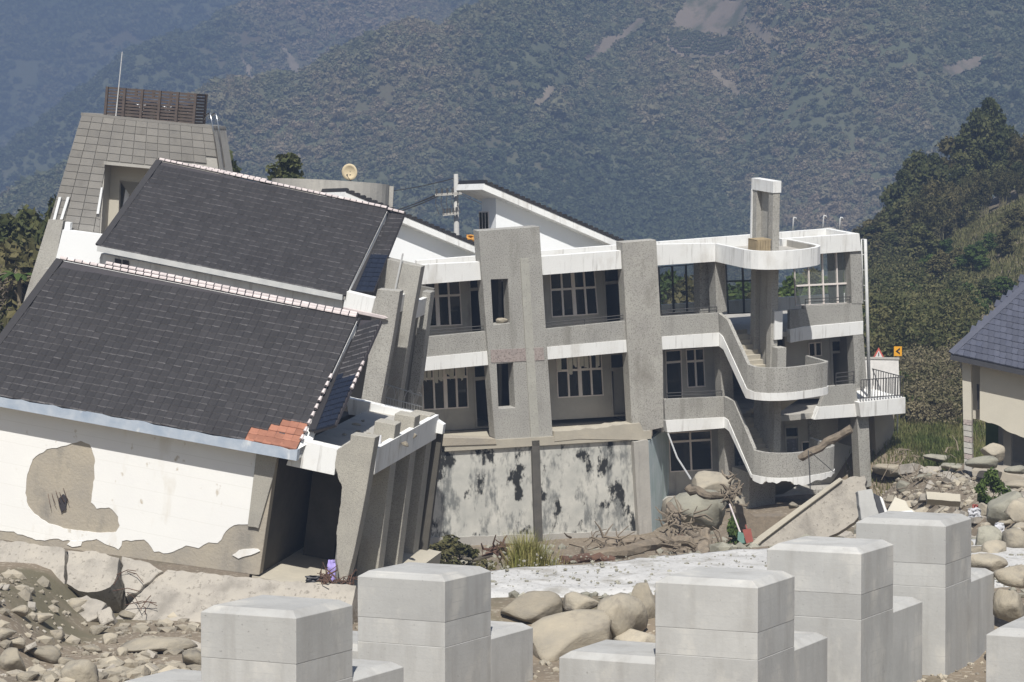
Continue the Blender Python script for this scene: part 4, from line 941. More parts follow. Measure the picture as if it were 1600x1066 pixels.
for px_, py_ in ((184, 410), (196, 412)): lpoly('vent', [(px_-5,py_-6),(px_+5,py_-4),(px_+5,py_+4),(px_-5,py_+2)], .30, .3499, 'ridge_dark', F=FR, T=Rw)
lpoly('porch_beam', [(541,455),(586,466),(580,493),(536,480)], .1, .45, 'white', F=FR, T=Rw)
lpoly('fallen_pole', [(536,480),(600,494),(606,497),(600,499),(536,486)], -.1, -.02, 'ridge', F=FR, T=Rw)
# fins
lpoly('tall_fin', [(590,452),(625,455),(615,520),(592,645),(562,640),(575,560),(581,487)], .05, .5, 'pebble_warm', F=FR, T=Rw, label='front tall grey fin')
lpoly('tall_fin', [(598,403),(658,417),(645,490),(618,660),(570,640),(585,480)], 2.0, 2.5, 'pebble_warm', F=FR, T=Rw, label='wide tall grey fin behind the front one')
lpoly('tall_fin', [(660,455),(673,457),(655,600),(640,650),(634,650),(645,560)], 4.2, 4.75, 'pebble', F=FR, T=Rw, label='farthest tall grey fin')
A_, B_ = FR.p3(627, 408, 1.95), FR.p3(617, 455, 1.95); MB().tube([A_+(A_-B_)*.25, B_], .04, 6).build('standpipe', MT['pipe'], Rw)
xk, zk = FR.l(640, 480, 1); zk2 = FR.l(600, 640, 1)[1]
for y0_, y1_ in ((.5, 2.0), (2.5, 4.2)):
    xk = FR.l(632 if y0_ < 1 else 665, 485, y0_+.7)[0]-.1
    MB().box(xk-.35, xk-.2, y0_+.001, y1_-.001, FR.l(640, 500, y0_)[1], FR.l(640, 472, y0_)[1]).build('side_beam', MT['white'], Rw)
    MB().box(xk-.6, xk-.42, y0_+.001, y1_-.001, zk2-1.5, FR.l(640, 500, y0_)[1]).build('side_wall', MT['dark'], Rw)
MB().box(FR.l(520,600,4.8)[0], FR.l(655, 600, 4.8)[0], 4.8, 5.0, zk2-2.5, zk+.2).build('back_wall', MT['dark'], Rw)

# ------------------------------------------------------------------ leaning water tower (left)
FT = Fr(230, 300, 101, -8, 3, .10)
Tw = thing('water_tower', 'leaning grey panelled tower with a lattice tank rack on its roof', 'tower', FT.M)
tq = [(128,178),(333,199),(385,525),(33,490)]
def tpt(u, v): return lerp(lerp(tq[0], tq[1], u), lerp(tq[3], tq[2], u), v)
opn = [(164,253),(280,264),(280,420),(155,400)]
MB().prism(FT.ls(tq, 0), 0.03, 2.0, [FT.ls(opn, 0)]).build('tower_body', MT['render_grey'], Tw)
NR, NCc = 28, 12
for r in range(NR):
    if r > 21: nc_ = 5
    else: nc_ = NCc
    for c in range(nc_):
        u0, u1, v0, v1 = c/NCc, (c+1)/NCc, r/NR, (r+1)/NR
        q = [tpt(u0+.0015, v0+.0012), tpt(u1-.0015, v0+.0012), tpt(u1-.0015, v1-.0012), tpt(u0+.0015, v1-.0012)]
        ctr = tpt((u0+u1)/2, (v0+v1)/2)
        if inpoly(ctr[0], ctr[1], opn) and ctr[0] > 185: continue
        if ctr[0] > 150 and inpoly(tpt(u1, v1)[0]-4, tpt(u1, v1)[1], opn):
            q = [q[0], (min(q[1][0], 162-(q[1][1]-253)*.06), q[1][1]), (min(q[2][0], 162-(q[2][1]-253)*.06), q[2][1]), q[3]]
            if q[1][0]-q[0][0] < 3: continue
        if ctr[1] > 250 and ctr[0] > 250: continue
        MB().prism(FT.ls(q, 0), -.02-.004*((r*7+c*3) % 3), .0299).build('panel', MT['towertile'], Tw)
MB().prism(FT.ls([(127,176),(333,197),(334,201),(126,180)], 0), -.025, 2.0).build('coping', MT['towertile'], Tw)
# recess with beige inner frame
MB().prism(FT.ls([(150,248),(290,262),(290,430),(145,420)], .9), .9, 1.1, [FT.ls([(187,282),(290,292),(290,430),(182,420)], .9)]).build('recess_wall', MT['cream'], Tw)
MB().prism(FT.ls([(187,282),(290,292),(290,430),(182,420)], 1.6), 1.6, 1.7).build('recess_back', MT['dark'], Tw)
MB().prism(FT.ls([(196,296),(203,297),(197,335),(190,334)], 1.2), 1.2, 1.3).build('shutter', MT['white_clean'], Tw)
MB().prism(FT.ls([(164,252),(262,262),(262,266),(164,257)], 0), -.15, .9).build('lintel', MT['render_grey'], Tw)
for q in ([(93,308),(97,308),(88,343),(84,343)], [(106,308),(110,308),(99,343),(95,343)], [(159,293),(162,293),(156,334),(152,334)]):
    MB().prism(FT.ls(q, 0), -.12, -.03).build('white_bar', MT['white_clean'], Tw)
MB().prism(FT.ls([(76,343),(99,345),(86,412),(52,500),(28,500)], -.35), -.35, .3).build('buttress', MT['pebble_warm'], Tw)
MB().prism(FT.ls([(98,359),(166,368),(160,425),(84,418)], -.7), -.7, -.1).build('white_wall', MT['white_clean'], Tw)
MB().prism(FT.ls([(102,347),(110,348),(108,362),(100,361)], -.5), -.5, -.2).build('white_block', MT['white_clean'], Tw)
# tank rack
(ra, rz0), (rb, rz1) = FT.l(165, 186, .3), FT.l(303, 197, .3)
rk = MB(); hgt = 1.25
def rackpt(t, y, h): return Vector((ra+(rb-ra)*t, y, rz0+(rz1-rz0)*t+h))
for y_ in (.25, 1.75):
    for k in range(10):
        h0 = .06+k*.125; rk.hexa([rackpt(0,y_,h0), rackpt(1,y_,h0), rackpt(1,y_+.05,h0), rackpt(0,y_+.05,h0), rackpt(0,y_,h0+.085), rackpt(1,y_,h0+.085), rackpt(1,y_+.05,h0+.085), rackpt(0,y_+.05,h0+.085)])
for t in (0, 1):
    for k in range(10):
        p = rackpt(t, .25, .06+k*.125); rk.box(p.x-.03, p.x+.03, .25, 1.75, p.z, p.z+.085)
rk.build('rack_rails', MT['rust'], Tw)
for t in (.0, .2, .4, .6, .8, 1.0):
    for y_ in (.2, 1.8):
        p = rackpt(t, y_, 0); MB().box(p.x-.05, p.x+.05, y_-.05, y_+.05, p.z-.05, p.z+hgt+.03).build('rack_post', MT['rust'], Tw)
for i in range(3):
    p = rackpt(.2+.3*i, 1.0, 0); pts = [(0, .52), (.62, .52), (.82, .45), (.95, .15), (.98, 0.02)]
    v = []; f = []; n = 20
    for z_, r_ in pts: v += [(p.x+r_*math.cos(2*math.pi*k/n), 1.0+r_*math.sin(2*math.pi*k/n), p.z+z_+.05) for k in range(n)]
    for j in range(len(pts)-1): f += [(j*n+k, j*n+(k+1) % n, (j+1)*n+(k+1) % n, (j+1)*n+k) for k in range(n)]
    MB().add(v, f+[tuple((len(pts)-1)*n+k for k in range(n))]).build('water_tank', MT['steel'], Tw, smooth=True)
MB().tube([FT.p3(181,182,.2), FT.p3(191,81,.2)], .028, 6, .018).build('lightning_rod', MT['pipe'], Tw)
for dx in (0, 9):
    a, b, c_, d_ = FT.p3(342+dx, 262, -.1), FT.p3(331+dx, 190, -.1), FT.p3(327+dx, 177, .05), FT.p3(319+dx, 186, .8)
    MB().tube([a, b, b.lerp(c_, .7)+Vector((0, 0, .08)), c_, d_.lerp(c_, .6)+Vector((0, 0, .05)), d_], .03, 6).build('ladder_rail', MT['steel'], Tw, smooth=True)

# ------------------------------------------------------------------ curved concrete drum, dish
def drum(cx_px, top_py, D, rad, h, label):
    c = P(cx_px, top_py, D); t = thing('concrete_drum', label, 'water tank', Matrix.Translation((c.x, c.y, c.z-h)) @ Matrix.Rotation(R(3), 4, 'Y'))
    n = 40; mb = MB(); v = []; f = []
    for r_, z_ in ((rad, 0), (rad, h), (rad-.2, h), (rad-.2, h-.5), (0.01, h-.5)): v += [(r_*math.cos(2*math.pi*k/n), r_*math.sin(2*math.pi*k/n), z_) for k in range(n)]
    for j in range(4): f += [(j*n+k, j*n+(k+1) % n, (j+1)*n+(k+1) % n, (j+1)*n+k) for k in range(n)]
    mb.add(v, f).build('drum_wall', MT['render_grey'], t, smooth=False); 
    MB().box(rad-.05, rad+.16, -.25, .1, 0, h-.05).build('drum_post', MT['render_grey'], t)
    return t, c
dr, dc = drum(494, 284, 108, 2.5, 12.0, 'round grey concrete tank just behind the upper tiled roof')
dsh = thing('satellite_dish', 'cream satellite dish on the rim of the round concrete tank', 'satellite dish', Matrix.Translation(P(546, 269, 106)) @ Matrix.Rotation(R(-12), 4, 'Z') @ Matrix.Rotation(R(8), 4, 'X'))
v, f, n = [], [], 28
for k_, (r_, y_) in enumerate(((.02, .10), (.12, .09), (.22, .06), (.33, 0), (.33, .02), (.2, .09), (.02, .12))): v += [(r_*math.cos(2*math.pi*k/n), y_, r_*1.05*math.sin(2*math.pi*k/n)) for k in range(n)]
for j in range(6): f += [(j*n+k, j*n+(k+1) % n, (j+1)*n+(k+1) % n, (j+1)*n+k) for k in range(n)]
MB().add(v, f).build('reflector', MT['dish'], dsh, smooth=True)
MB().tube([(0, .1, -.1), (0, .16, -.62)], .03, 6).build('stand', MT['iron'], dsh)
MB().tube([(0, 0, -.32), (-.02, -.3, -.12)], .012, 5).tube([(-.02, -.3, -.14), (-.02, -.3, -.06)], .035, 6).build('feed_arm', MT['iron'], dsh)

# ------------------------------------------------------------------ utility pole and wires
pb, ptp = P(717, 420, 126), P(712.5, 272, 126)
up_ = thing('utility_pole', 'concrete utility pole with crossarms and insulators beside the gabled hall', 'utility pole', Matrix.Translation((pb.x, pb.y, GZ(pb.x, pb.y))))
o_ = Vector((pb.x, pb.y, GZ(pb.x, pb.y))); T_ = ptp-o_
MB().tube([(0, 0, -.3), T_*.5, T_], .24, 10, .11).build('pole', MT['concrete'], up_, smooth=True)
for z_, x0, x1 in ((303, 680, 722), (334, 692, 717)):
    a = P(x0, z_+2, 125.7)-o_; b = P(x1, z_-1, 125.7)-o_
    MB().tube([a, b], .085, 4).build('crossarm', MT['render_grey'], up_)
    for i in range(5):
        q = a.lerp(b, .05+i*.2); MB().tube([q, q+Vector((0, 0, .12)), q+Vector((0, 0, .30))], .075, 6, .05).build('insulator', MT['iron'], up_)
        if z_ == 303: MB().tube([q, q+Vector((-.05, 0, -.4)), q+Vector((.05, 0, -.75)), q+Vector((.12, 0, -.95))], .026, 4).build('drop_wire', MT['iron'], up_)
def wire(a, b, sag, label):
    pts = [a.lerp(b, i/16)-Vector((0, 0, sag*4*(i/16)*(1-i/16))) for i in range(17)]
    tag(MB().tube(pts, .028, 4, cap=False).build('power_line', MT['iron']), label, 'wire', 'overhead wires')
for k, (y0, y1) in enumerate(((318, 303), (322, 305), (315, 301))): wire(P(470, y0+30, 140+k), P(684+k*4, y1, 125.7), .5, 'thin overhead wire running left from the utility pole')
wire(P(480, 300, 150), P(712, 278, 126), .4, 'thin overhead wire running left from the utility pole')
wire(P(720, 303, 125.7), P(900, 372, 124), .2, 'thin overhead wire running right from the utility pole behind the hall')
for k in range(2): wire(P(-60, 326+k*4, 150), P(130, 331+k*4, 150), .3, 'thin overhead wire left of the leaning tower')

# ------------------------------------------------------------------ house at the right edge
FH = Fr(1530, 600, 96, -18, 2, .215)
Hs = thing('cream_house', 'damaged cream house with slate-blue tiled roof at the right edge', 'building', FH.M)
hc = [FH.p3(1486, 553, -.7), FH.p3(1760, 612, -.7), FH.p3(1960, 440, 4.2), FH.p3(1640, 412, 4.2)]
hr, _ = tiled_roof(Hs, hc, 29, 22, 300, m='tile_blue', mass='tile_blue', F=FH)
MB().hexa([hc[0]+Vector((.0,-.02,-.22)), hc[1]+Vector((0,-.02,-.22)), hc[1]+Vector((0,.2,-.22)), hc[0]+Vector((0,.2,-.22)), hc[0]+Vector((0,-.02,-.03)), hc[1]+Vector((0,-.02,-.03)), hc[1]+Vector((0,.2,-.03)), hc[0]+Vector((0,.2,-.03))]).build('eave_board', MT['frame_dark'], Hs)
def hp(name, pts, y0, y1, m, **k): return MB().prism(FH.ls(pts, y0), y0, y1).build(name, MT[m], Hs, **k)
hp('wall', [(1531,560),(1720,598),(1720,706),(1640,690)]+ragged([(1602,684),(1580,676),(1556,664),(1531,656)], 1.2, 6, 4), 0, .25, 'cream')
hp('wall', [(1497,558),(1532,566),(1532,656),(1518,654),(1515,560)], .6, .8, 'cream')
hp('corner_column', [(1503,556),(1517,560),(1518,657),(1505,655)], -.2, .2, 'cream')
cf = [(1505,655),(1518,657),(1519,738),(1507,735)]
for i in range(9):
    a, b = i/9, (i+1)/9-.012
    q = [lerp(cf[0], cf[3], a), lerp(cf[1], cf[2], a), lerp(cf[1], cf[2], b), lerp(cf[0], cf[3], b)]
    MB().prism(FH.ls(q, -.2), -.2-(.02 if i % 3 else 0), .2).build('column_course', MT['render_grey' if i % 3 else 'pinkish'], Hs)
hp('shutter', [(1526,600),(1530,601),(1530,640),(1527,640)], .3, .35, 'frame_dark')
hp('soffit', [(1495,556),(1720,603),(1720,609),(1495,562)], -.45, 4.0, 'render_grey')
hp('back_wall', [(1560,640),(1760,690),(1760,790),(1560,740)], 3.0, 3.2, 'dark')
hp('inner_column', [(1567,665),(1580,668),(1580,742),(1568,740)], 1.0, 1.5, 'dark')
hp('side_back_wall', [(1540,640),(1562,645),(1562,730),(1540,725)], 5.0, 5.1, 'leaf_green')
hp('floor_slab', ragged([(1518,735),(1560,738),(1640,752),(1720,768)], 1, 8, 3)+[(1720,790),(1640,770),(1590,757),(1520,744)], -1.2, 4.0, 'render')

# ------------------------------------------------------------------ road signs and low wall behind the balcony
def sign_post(name, label, px, py, D, build):
    c = P(px, py, D); z0 = GZ(c.x, c.y); t = thing(name, label, 'road sign', Matrix.Translation((c.x, c.y, z0)))
    MB().tube([(0, .05, -.2), (0, .05, c.z-z0)], .04, 8).build('post', MT['steel'], t); build(t, c.z-z0); return t
def chev(t, z):
    MB().box(-.18, .18, 0, .03, z-.22, z+.22).build('sign_plate', MT['yellow'], t)
    MB().prism([(.09, z+.16), (-.11, z), (.09, z-.16), (.09, z-.06), (-.01, z), (.09, z+.06)], -.006, -.0005).build('chevron_mark', MT['black'], t)
sign_post('chevron_sign', 'yellow road sign with a black chevron pointing left', 1403, 549, 117, chev)
def tri(t, z):
    MB().prism([(-.28, z-.24), (.28, z-.24), (0, z+.26)], 0, .03).build('sign_plate', MT['signred'], t)
    MB().prism([(-.17, z-.18), (.17, z-.18), (0, z+.12)], -.006, -.0005).build('sign_face', MT['signwhite'], t)
    MB().box(-.02, .02, -.012, -.0065, z-.14, z+.03).build('sign_mark', MT['black'], t)
sign_post('warning_sign', 'triangular red-edged warning sign behind the balcony', 1373, 552, 116.5, tri)
FWl = Fr(1380, 570, 115.5, 6, 0, .02)
lw = thing('low_wall', 'low whitewashed wall behind the balcony railing', 'wall', FWl.M)
MB().prism(FWl.ls([(1352,560),(1404,561),(1406,625),(1352,625)]), 0, .3).build('wall_face', MT['signwhite'], lw)
MB().prism(FWl.ls([(1351,558),(1405,559),(1405,562),(1351,561)]), -.04, .34).build('wall_cap', MT['render_grey'], lw)

# ------------------------------------------------------------------ concrete embankment path
nxp, nyp = 220, 50
v = []
for j in range(nyp):
    for i in range(nxp):
        x = -1.0+21.0*i/(nxp-1); w = j/(nyp-1)
        yf = 53.2+.35*(x+1)*.33+1.2*float(fbm(x*.7, .3, 3)); yb = 58.2+.72*x if x < 8 else 64+.2*(x-8)
        yb += .5*float(fbm(x*.5, 7.7, 3))
        y = yf+(yb-yf)*w
        z = .12+.14*float(fbm(x*1.1, y*1.1, 4))+.16*float(fbm(x*3.1, y*3.1, 3))*(1-w)**2
        edge = max(0, 1-w/.22); z -= edge*edge*(.55+.9*float(fbm(x*.9+3, 1.1, 3)))
        if j == 0: z = -1.1
        if j == nyp-1: z -= .6
        if w > .86: z -= .10*max(0, float(fbm(x*2.3, 9.1, 3))+.1)
        v.append((x, y, z))
MB().add(v, [tuple(q) for q in grid_faces(nxp, nyp)]).build('embankment_path', MT['apron'], kind='structure', smooth=True)

# ------------------------------------------------------------------ rocks
def rock_mesh(seed, m, sub=3, cuts=17):
    rd = random.Random(seed); bm = bmesh.new(); bmesh.ops.create_icosphere(bm, subdivisions=sub, radius=1)
    pl = []
    for _ in range(cuts):
        d = Vector((rd.gauss(0, 1), rd.gauss(0, 1), rd.gauss(0, 1))).normalized(); pl.append((d, rd.uniform(.48, .80)))
    for vv in bm.verts:
        for d, k in pl:
            h = vv.co.dot(d)
            if h > k: vv.co -= d*(h-k)*.97
        vv.co *= 1+.07*mnoise.noise(vv.co*2.2+Vector((seed, 0, 0)))+.035*mnoise.noise(vv.co*6+Vector((0, seed, 0)))
    for e_ in bm.edges:
        if len(e_.link_faces) == 2 and e_.calc_face_angle() > R(13): e_.smooth = False
    me = bpy.data.meshes.new('boulder'); bm.to_mesh(me); bm.free(); me.materials.append(MT[m])
    me.polygons.foreach_set('use_smooth', [True]*len(me.polygons)); 
    return me
ROCKS = [rock_mesh(20+i, 'rock') for i in range(7)]; ROCKG = [rock_mesh(60+i, 'rock_grey') for i in range(3)]
def rock(px, py, D, w, h, label, group, grey=False, rz=None, d=None, seed=None, sink=0):
    """centre pixel, half sizes in pixels"""
    if D is None: D = hit(px, py+h*.55)
    c = P(px, py, D); s = D/FPX; rd = random.Random(int(px*7+py))
    me = rd.choice(ROCKG if grey else ROCKS); o = link('boulder', me)
    o.location = c; o.scale = (w*s*1.12, (d or (w+h)/2)*s*1.1, h*s*1.15); o.rotation_euler = (rd.uniform(-.15, .15), rd.uniform(-.2, .2), rd.uniform(0, 6.28) if w < h*1.5 and rz is None else (rz or rd.uniform(-.3, .3)))
    if rz is not None: o.rotation_euler = (0, -rz, 0)
    return tag(o, label, 'boulder', group)
g1 = 'boulders set under the embankment path'
rock(832,952,52.5,60,30,'wide tan boulder under the embankment path, beside the second block',g1)
rock(903,942,52.2,36,23,'oval tan boulder lying on the top edge of the embankment',g1)
rock(880,1003,51.0,92,40,'largest flat boulder at the foot of the embankment',g1, rz=.25)
rock(972,962,51.6,36,52,'tall upright boulder in the embankment, next to the middle block',g1)
rock(1008,955,52.6,26,50,'narrow leaning boulder half hidden by the middle block',g1)
rock(1005,1003,51.2,42,25,'low boulder between the upright ones and the middle block',g1)
rock(1545,880,53.0,34,22,'brown boulder at the path edge right of the tallest block',g1)
rock(1588,900,51.5,34,26,'rounded boulder by the path edge at the right border',g1)
rock(1580,948,49.5,26,38,'tan boulder behind the block at the right border',g1)
rock(1535,915,52.0,20,20,'small brown boulder right behind the tallest block',g1)
g2 = 'rocks in the scoured bed at the lower left'
lab2 = 'loose tan rock in the rubble below the broken foundation'
for px, py, D, w, h in [(18,1036,54,34,26),(66,1022,56,30,18),(132,1052,51,34,32),(300,1030,53,26,24),(0,990,59,26,14),(60,966,62,24,12),(92,992,60,16,12),(150,985,61,18,12),(120,945,64,24,16),(170,1000,58,16,10),(218,1050,50,20,14),(40,1058,50,22,12),(100,1035,54,16,12),(182,1040,53,14,10),(205,962,62,18,9),(75,1060,49,16,10),(228,1000,58,14,9),(252,1045,51,15,11),(160,938,64,16,14),(178,942,63.5,14,13),(28,955,63,16,10),(190,1020,55,12,8),(20,1005,57,18,10),(145,1015,56,14,9)]:
    rock(px, py, None, w, h, lab2, g2)
rock(255,1008,None,64,19,'long pale rock lying against the broken foundation behind the leftmost block',g2, rz=.12)
g3 = 'rocks in the rubble at the right'
lab3 = 'grey-brown rock in the rubble heap below the cream house'
for px, py, D, w, h in [(1570,800,72,42,36),(1540,845,66,24,26),(1590,850,64,30,22),(1500,850,66,20,18),(1552,862,64,28,16),(1598,800,70,24,30),(1530,800,74,26,18),(1588,760,82,30,14),(1510,820,70,18,14),(1560,835,67,16,14),(1597,825,67,18,14),(1440,800,75,18,10),(1420,790,78,20,9),(1470,800,74,16,8),(1400,780,82,16,10),(1445,745,90,16,8),(1400,735,93,34,14),(1478,718,96,36,9),(1490,730,94,30,8),(1530,722,93,18,9),(1528,862,64,22,14),(1575,815,69,14,10),(1412,760,86,14,10),(1460,785,78,12,8)]:
    rock(px, py, None, w, h, lab3, g3, grey=(px+py) % 3 == 0)
rock(1540,722,92,30,13,'flat grey slab-like rock on the floor slab of the cream house','rocks under the cream house', grey=True)
rock(1590,734,90,20,9,'small flat rock at the right end of the cream house floor slab','rocks under the cream house', grey=True)
rock(1552,706,94,24,15,'pale angular rock standing behind the striped column of the cream house','rocks under the cream house')
g4 = 'big rocks before the staircase'
rock(1098,795,90,52,40,'big grey-green boulder before the ground-floor window',g4, grey=True, d=40)
rock(1108,758,92,42,20,'tan boulder resting on top of the big grey-green boulder',g4)
rock(1238,790,88,10,8,'small round tan rock in the dark hollow under the stair landing',g4)
rock(1055,800,91,22,34,'brown rock wedged between the blue return wall and the big boulder',g4)
rock(1155,800,89,16,40,'dark upright rock right of the big grey-green boulder',g4)
rock(740,868,94,30,14,'tan rock at the foot of the stained wall in the building shadow',g4)

def chunks(name, n, box, smin, smax, m, seed):
    rd = random.Random(seed); mb = MB()
    for _ in range(n):
        x, y = rd.uniform(box[0], box[1]), rd.uniform(box[2], box[3]); s = smin*(smax/smin)**(rd.random()**1.8)
        Mx = Matrix.Translation((x, y, GZ(x, y)+s*.2)) @ Matrix.Rotation(rd.uniform(0, 6.28), 4, 'Z') @ Matrix.Rotation(rd.gauss(0, .4), 4, 'X') @ Matrix.Rotation(rd.gauss(0, .4), 4, 'Y')
        a, b, c = s*rd.uniform(.7, 1.6), s*rd.uniform(.5, 1), s*rd.uniform(.25, .6)
        j = lambda: rd.uniform(.75, 1.1)
        mb.hexa([Mx @ Vector((sx*a*j(), sy*b*j(), sz*c*j())) for sx, sy, sz in ((-1,-1,-1),(1,-1,-1),(1,1,-1),(-1,1,-1),(-1,-1,1),(1,-1,1),(1,1,1),(-1,1,1))])
    return mb.build(name, MT[m], kind='stuff', bevel=.015)
chunks('concrete_rubble', 420, (11.5, 22, 62, 102), .07, .42, 'foundation', 21)
chunks('concrete_rubble', 110, (-15.5, -5, 48, 68), .05, .22, 'foundation', 22)
chunks('concrete_rubble', 120, (2, 12, 64, 84), .06, .30, 'foundation', 23)
def pebbles(name, n, box, smin, smax, m, seed, cond=None, zf=None):
    rd = np.random.default_rng(seed); bm = bmesh.new(); bmesh.ops.create_icosphere(bm, subdivisions=1, radius=1); bv = np.array([q.co[:] for q in bm.verts]); bf = np.array([[q.index for q in f_.verts] for f_ in bm.faces]); bm.free()
    V, Fc = [], []; k = 0
    xs_, ys_ = rd.uniform(box[0], box[1], n), rd.uniform(box[2], box[3], n); zs_ = gz(xs_, ys_) if zf is None else np.full(n, zf)
    for x, y, z in zip(xs_, ys_, zs_):
        if cond and not cond(x, y): continue
        s = smin*(smax/smin)**(rd.random()**2.2); sc = np.array([rd.uniform(.7, 1.4), rd.uniform(.7, 1.4), rd.uniform(.45, .9)])*s
        a = rd.uniform(0, 6.28); j = 1+rd.uniform(-.25, .25, (len(bv), 1)); q = bv*j*sc; q = np.stack([q[:, 0]*np.cos(a)-q[:, 1]*np.sin(a), q[:, 0]*np.sin(a)+q[:, 1]*np.cos(a), q[:, 2]], 1)+[x, y, z+s*.15]
        V.append(q); Fc.append(bf+k); k += len(bv)
    return link(name, np_mesh(name, np.concatenate(V), np.concatenate(Fc), MT[m]), kind='stuff')
pebbles('gravel', 2400, (-16, -4, 45, 69), .02, .26, 'rock', 1)
pebbles('gravel', 4500, (11, 22, 60, 104), .03, .24, 'rock', 2)
pebbles('gravel', 1600, (-5, 14, 63, 104), .05, .30, 'rock_grey', 3)
pebbles('gravel', 900, (-.5, 14, 54.6, 61), .012, .06, 'rock_grey', 14, zf=.13)
pebbles('gravel', 260, (-.8, 13, 53.6, 55.0), .04, .16, 'rock_grey', 15, zf=.02)
pebbles('gravel', 900, (-3, 12, 46, 52), .02, .12, 'rock', 4)

# ------------------------------------------------------------------ broken foundation under the leaning house
FB = Fr(280, 920, 69.5, -14, -42, .13)
bf_ = thing('broken_foundation', 'cracked concrete foundation slabs broken off below the leaning white house', 'rubble', FB.M)
def slabpx(T, F, name, pts, th, m, y=0, amp=1.6, seed=1, label=None):
    return MB().prism(F.ls(ragged(pts, amp, 7, seed, True), y), y, y+th).build(name, MT[m], T, label, bevel=.03)
for i, (pts, y_) in enumerate([([(-60,838),(60,850),(102,858),(100,915),(60,915),(20,905),(-60,900)], 0), ([(106,862),(150,862),(185,872),(182,905),(165,922),(130,926),(104,912)], -.12), ([(190,870),(225,876),(255,892),(232,908),(212,925),(195,932),(191,905)], -.06), ([(262,890),(330,896),(420,906),(500,912),(556,915),(545,960),(420,985),(300,990),(200,1000),(172,975),(200,945),(225,920)], .05), ([(100,938),(135,930),(165,942),(150,965),(110,990),(88,985)], -.75), ([(150,955),(172,946),(178,968),(158,978)], -.8), ([(30,955),(62,948),(80,962),(58,982),(34,976)], -1.0), ([(120,1000),(160,992),(172,1012),(138,1026)], -1.3), ([(195,985),(225,978),(236,996),(205,1006)], -.7)]):
    slabpx(bf_, FB, 'slab_piece', pts, 1.7, 'foundation', y_, 1.6, 30+i)
for i in range(9):
    a = FB.p3(180+random.uniform(-20, 60), 880+random.uniform(0, 70), -.12); b = a+Vector((random.uniform(-.3, .9), -.05, random.uniform(-.6, .2)))
    MB().tube([a, (a+b)/2+Vector((.05, -.08, .05)), b], .012, 4).build('reinforcing_bar', MT['wood_dark'], bf_)

# ------------------------------------------------------------------ fallen slabs before the staircase
FF = Fr(1260, 800, 78, -12, -12, -.62)
fs = thing('fallen_wall_slab', 'large fallen concrete wall slab leaning below the round stair landing', 'rubble', FF.M)
slabpx(fs, FF, 'slab_body', [(1160,868),(1185,842),(1240,802),(1312,750),(1352,742),(1356,790),(1340,812),(1290,842),(1230,868)], .55, 'foundation', 0, 2.2, 5)
MB().prism(FF.ls([(1160,864),(1185,838),(1240,798),(1312,746),(1317,750),(1245,804),(1190,846),(1168,868)], -.12), -.12, .5).build('slab_edge', MT['slab'], fs, bevel=.02)
FF2 = Fr(1360, 785, 74, 10, -14, .0)
fs2 = thing('fallen_slab', 'narrow pale concrete slab standing beside the large fallen wall slab', 'rubble', FF2.M)
slabpx(fs2, FF2, 'slab_body', [(1340,767),(1362,764),(1374,806),(1346,812)], .25, 'concrete', 0, .8, 6)
fs3 = thing('fallen_slab', 'dark and white strip slab behind the narrow pale slab', 'rubble', Fr(1375, 785, 76, 10, -14, 0).M)
F3 = Fr(1375, 785, 76, 10, -14, 0); slabpx(fs3, F3, 'slab_body', [(1364,770),(1376,776),(1386,808),(1374,812)], .15, 'frame_dark', 0, .5, 7); slabpx(fs3, F3, 'slab_edge', [(1374,775),(1379,777),(1390,808),(1385,810)], .2, 'white', -.02, .3, 8)
F4 = Fr(1475, 776, 80, -6, -30, .03); fb = thing('concrete_beam', 'short pale concrete beam lying on the rubble mound', 'rubble', F4.M); slabpx(fb, F4, 'beam', [(1447,768),(1500,772),(1501,784),(1449,780)], .4, 'slab', 0, .4, 9)
F5 = Fr(1395, 790, 74, -6, -50, .1); fb = thing('fallen_slab', 'cream plaster sheet lying behind the tallest block', 'rubble', F5.M); slabpx(fb, F5, 'sheet', [(1385,800),(1398,776),(1416,782),(1420,792),(1432,800),(1400,806)], .12, 'cream', 0, .8, 10)
F6 = Fr(1410, 800, 72, -6, -60, .05); fb = thing('fallen_slab', 'white board lying on the rubble right behind the tallest block', 'rubble', F6.M); slabpx(fb, F6, 'sheet', [(1386,800),(1425,798),(1436,806),(1388,808)], .08, 'white_clean', 0, .4, 11)
F7 = Fr(1200, 800, 84, 10, 0, .0); kb = thing('concrete_kerb', 'dark weathered concrete kerb in the hollow under the stairs', 'rubble', F7.M); slabpx(kb, F7, 'kerb_body', [(1160,790),(1180,808),(1230,806),(1240,840),(1170,840)], 1.0, 'wood', 0, .8, 12)

# ------------------------------------------------------------------ driftwood, logs, litter
def log(name, pts, r, label, m='wood', r1=None, group='driftwood logs', seed=0):
    rd = random.Random(seed); P3 = [Vector(p) for p in pts]; fine = []
    for a, b in zip(P3, P3[1:]):
        for k in range(5): q = a.lerp(b, k/5); fine.append(q+Vector((rd.gauss(0, r*.15), rd.gauss(0, r*.15), rd.gauss(0, r*.15))))
    fine.append(P3[-1]); mb = MB().tube(fine, r, 9, r1 or r*.7)
    mb.v = [tuple(Vector(q)*1+Vector((mnoise.noise(Vector(q)*6), mnoise.noise(Vector(q)*6+Vector((9,0,0))), mnoise.noise(Vector(q)*6+Vector((0,9,0)))))*r*.3) for q in mb.v]
    return tag(mb.build(name, MT[m], smooth=False), label, 'log', group)
log('log', [P(1250,716,101.5), P(1290,694,101.3), P(1330,670,101)], .17, 'pale log lying across the lower stair landing wall', r1=.16, seed=1)
log('log', [P(905,868,80), P(980,862,80), P(1050,842,82), P(1110,850,82)], .22, 'long grey log at the foot of the stained wall', seed=2)
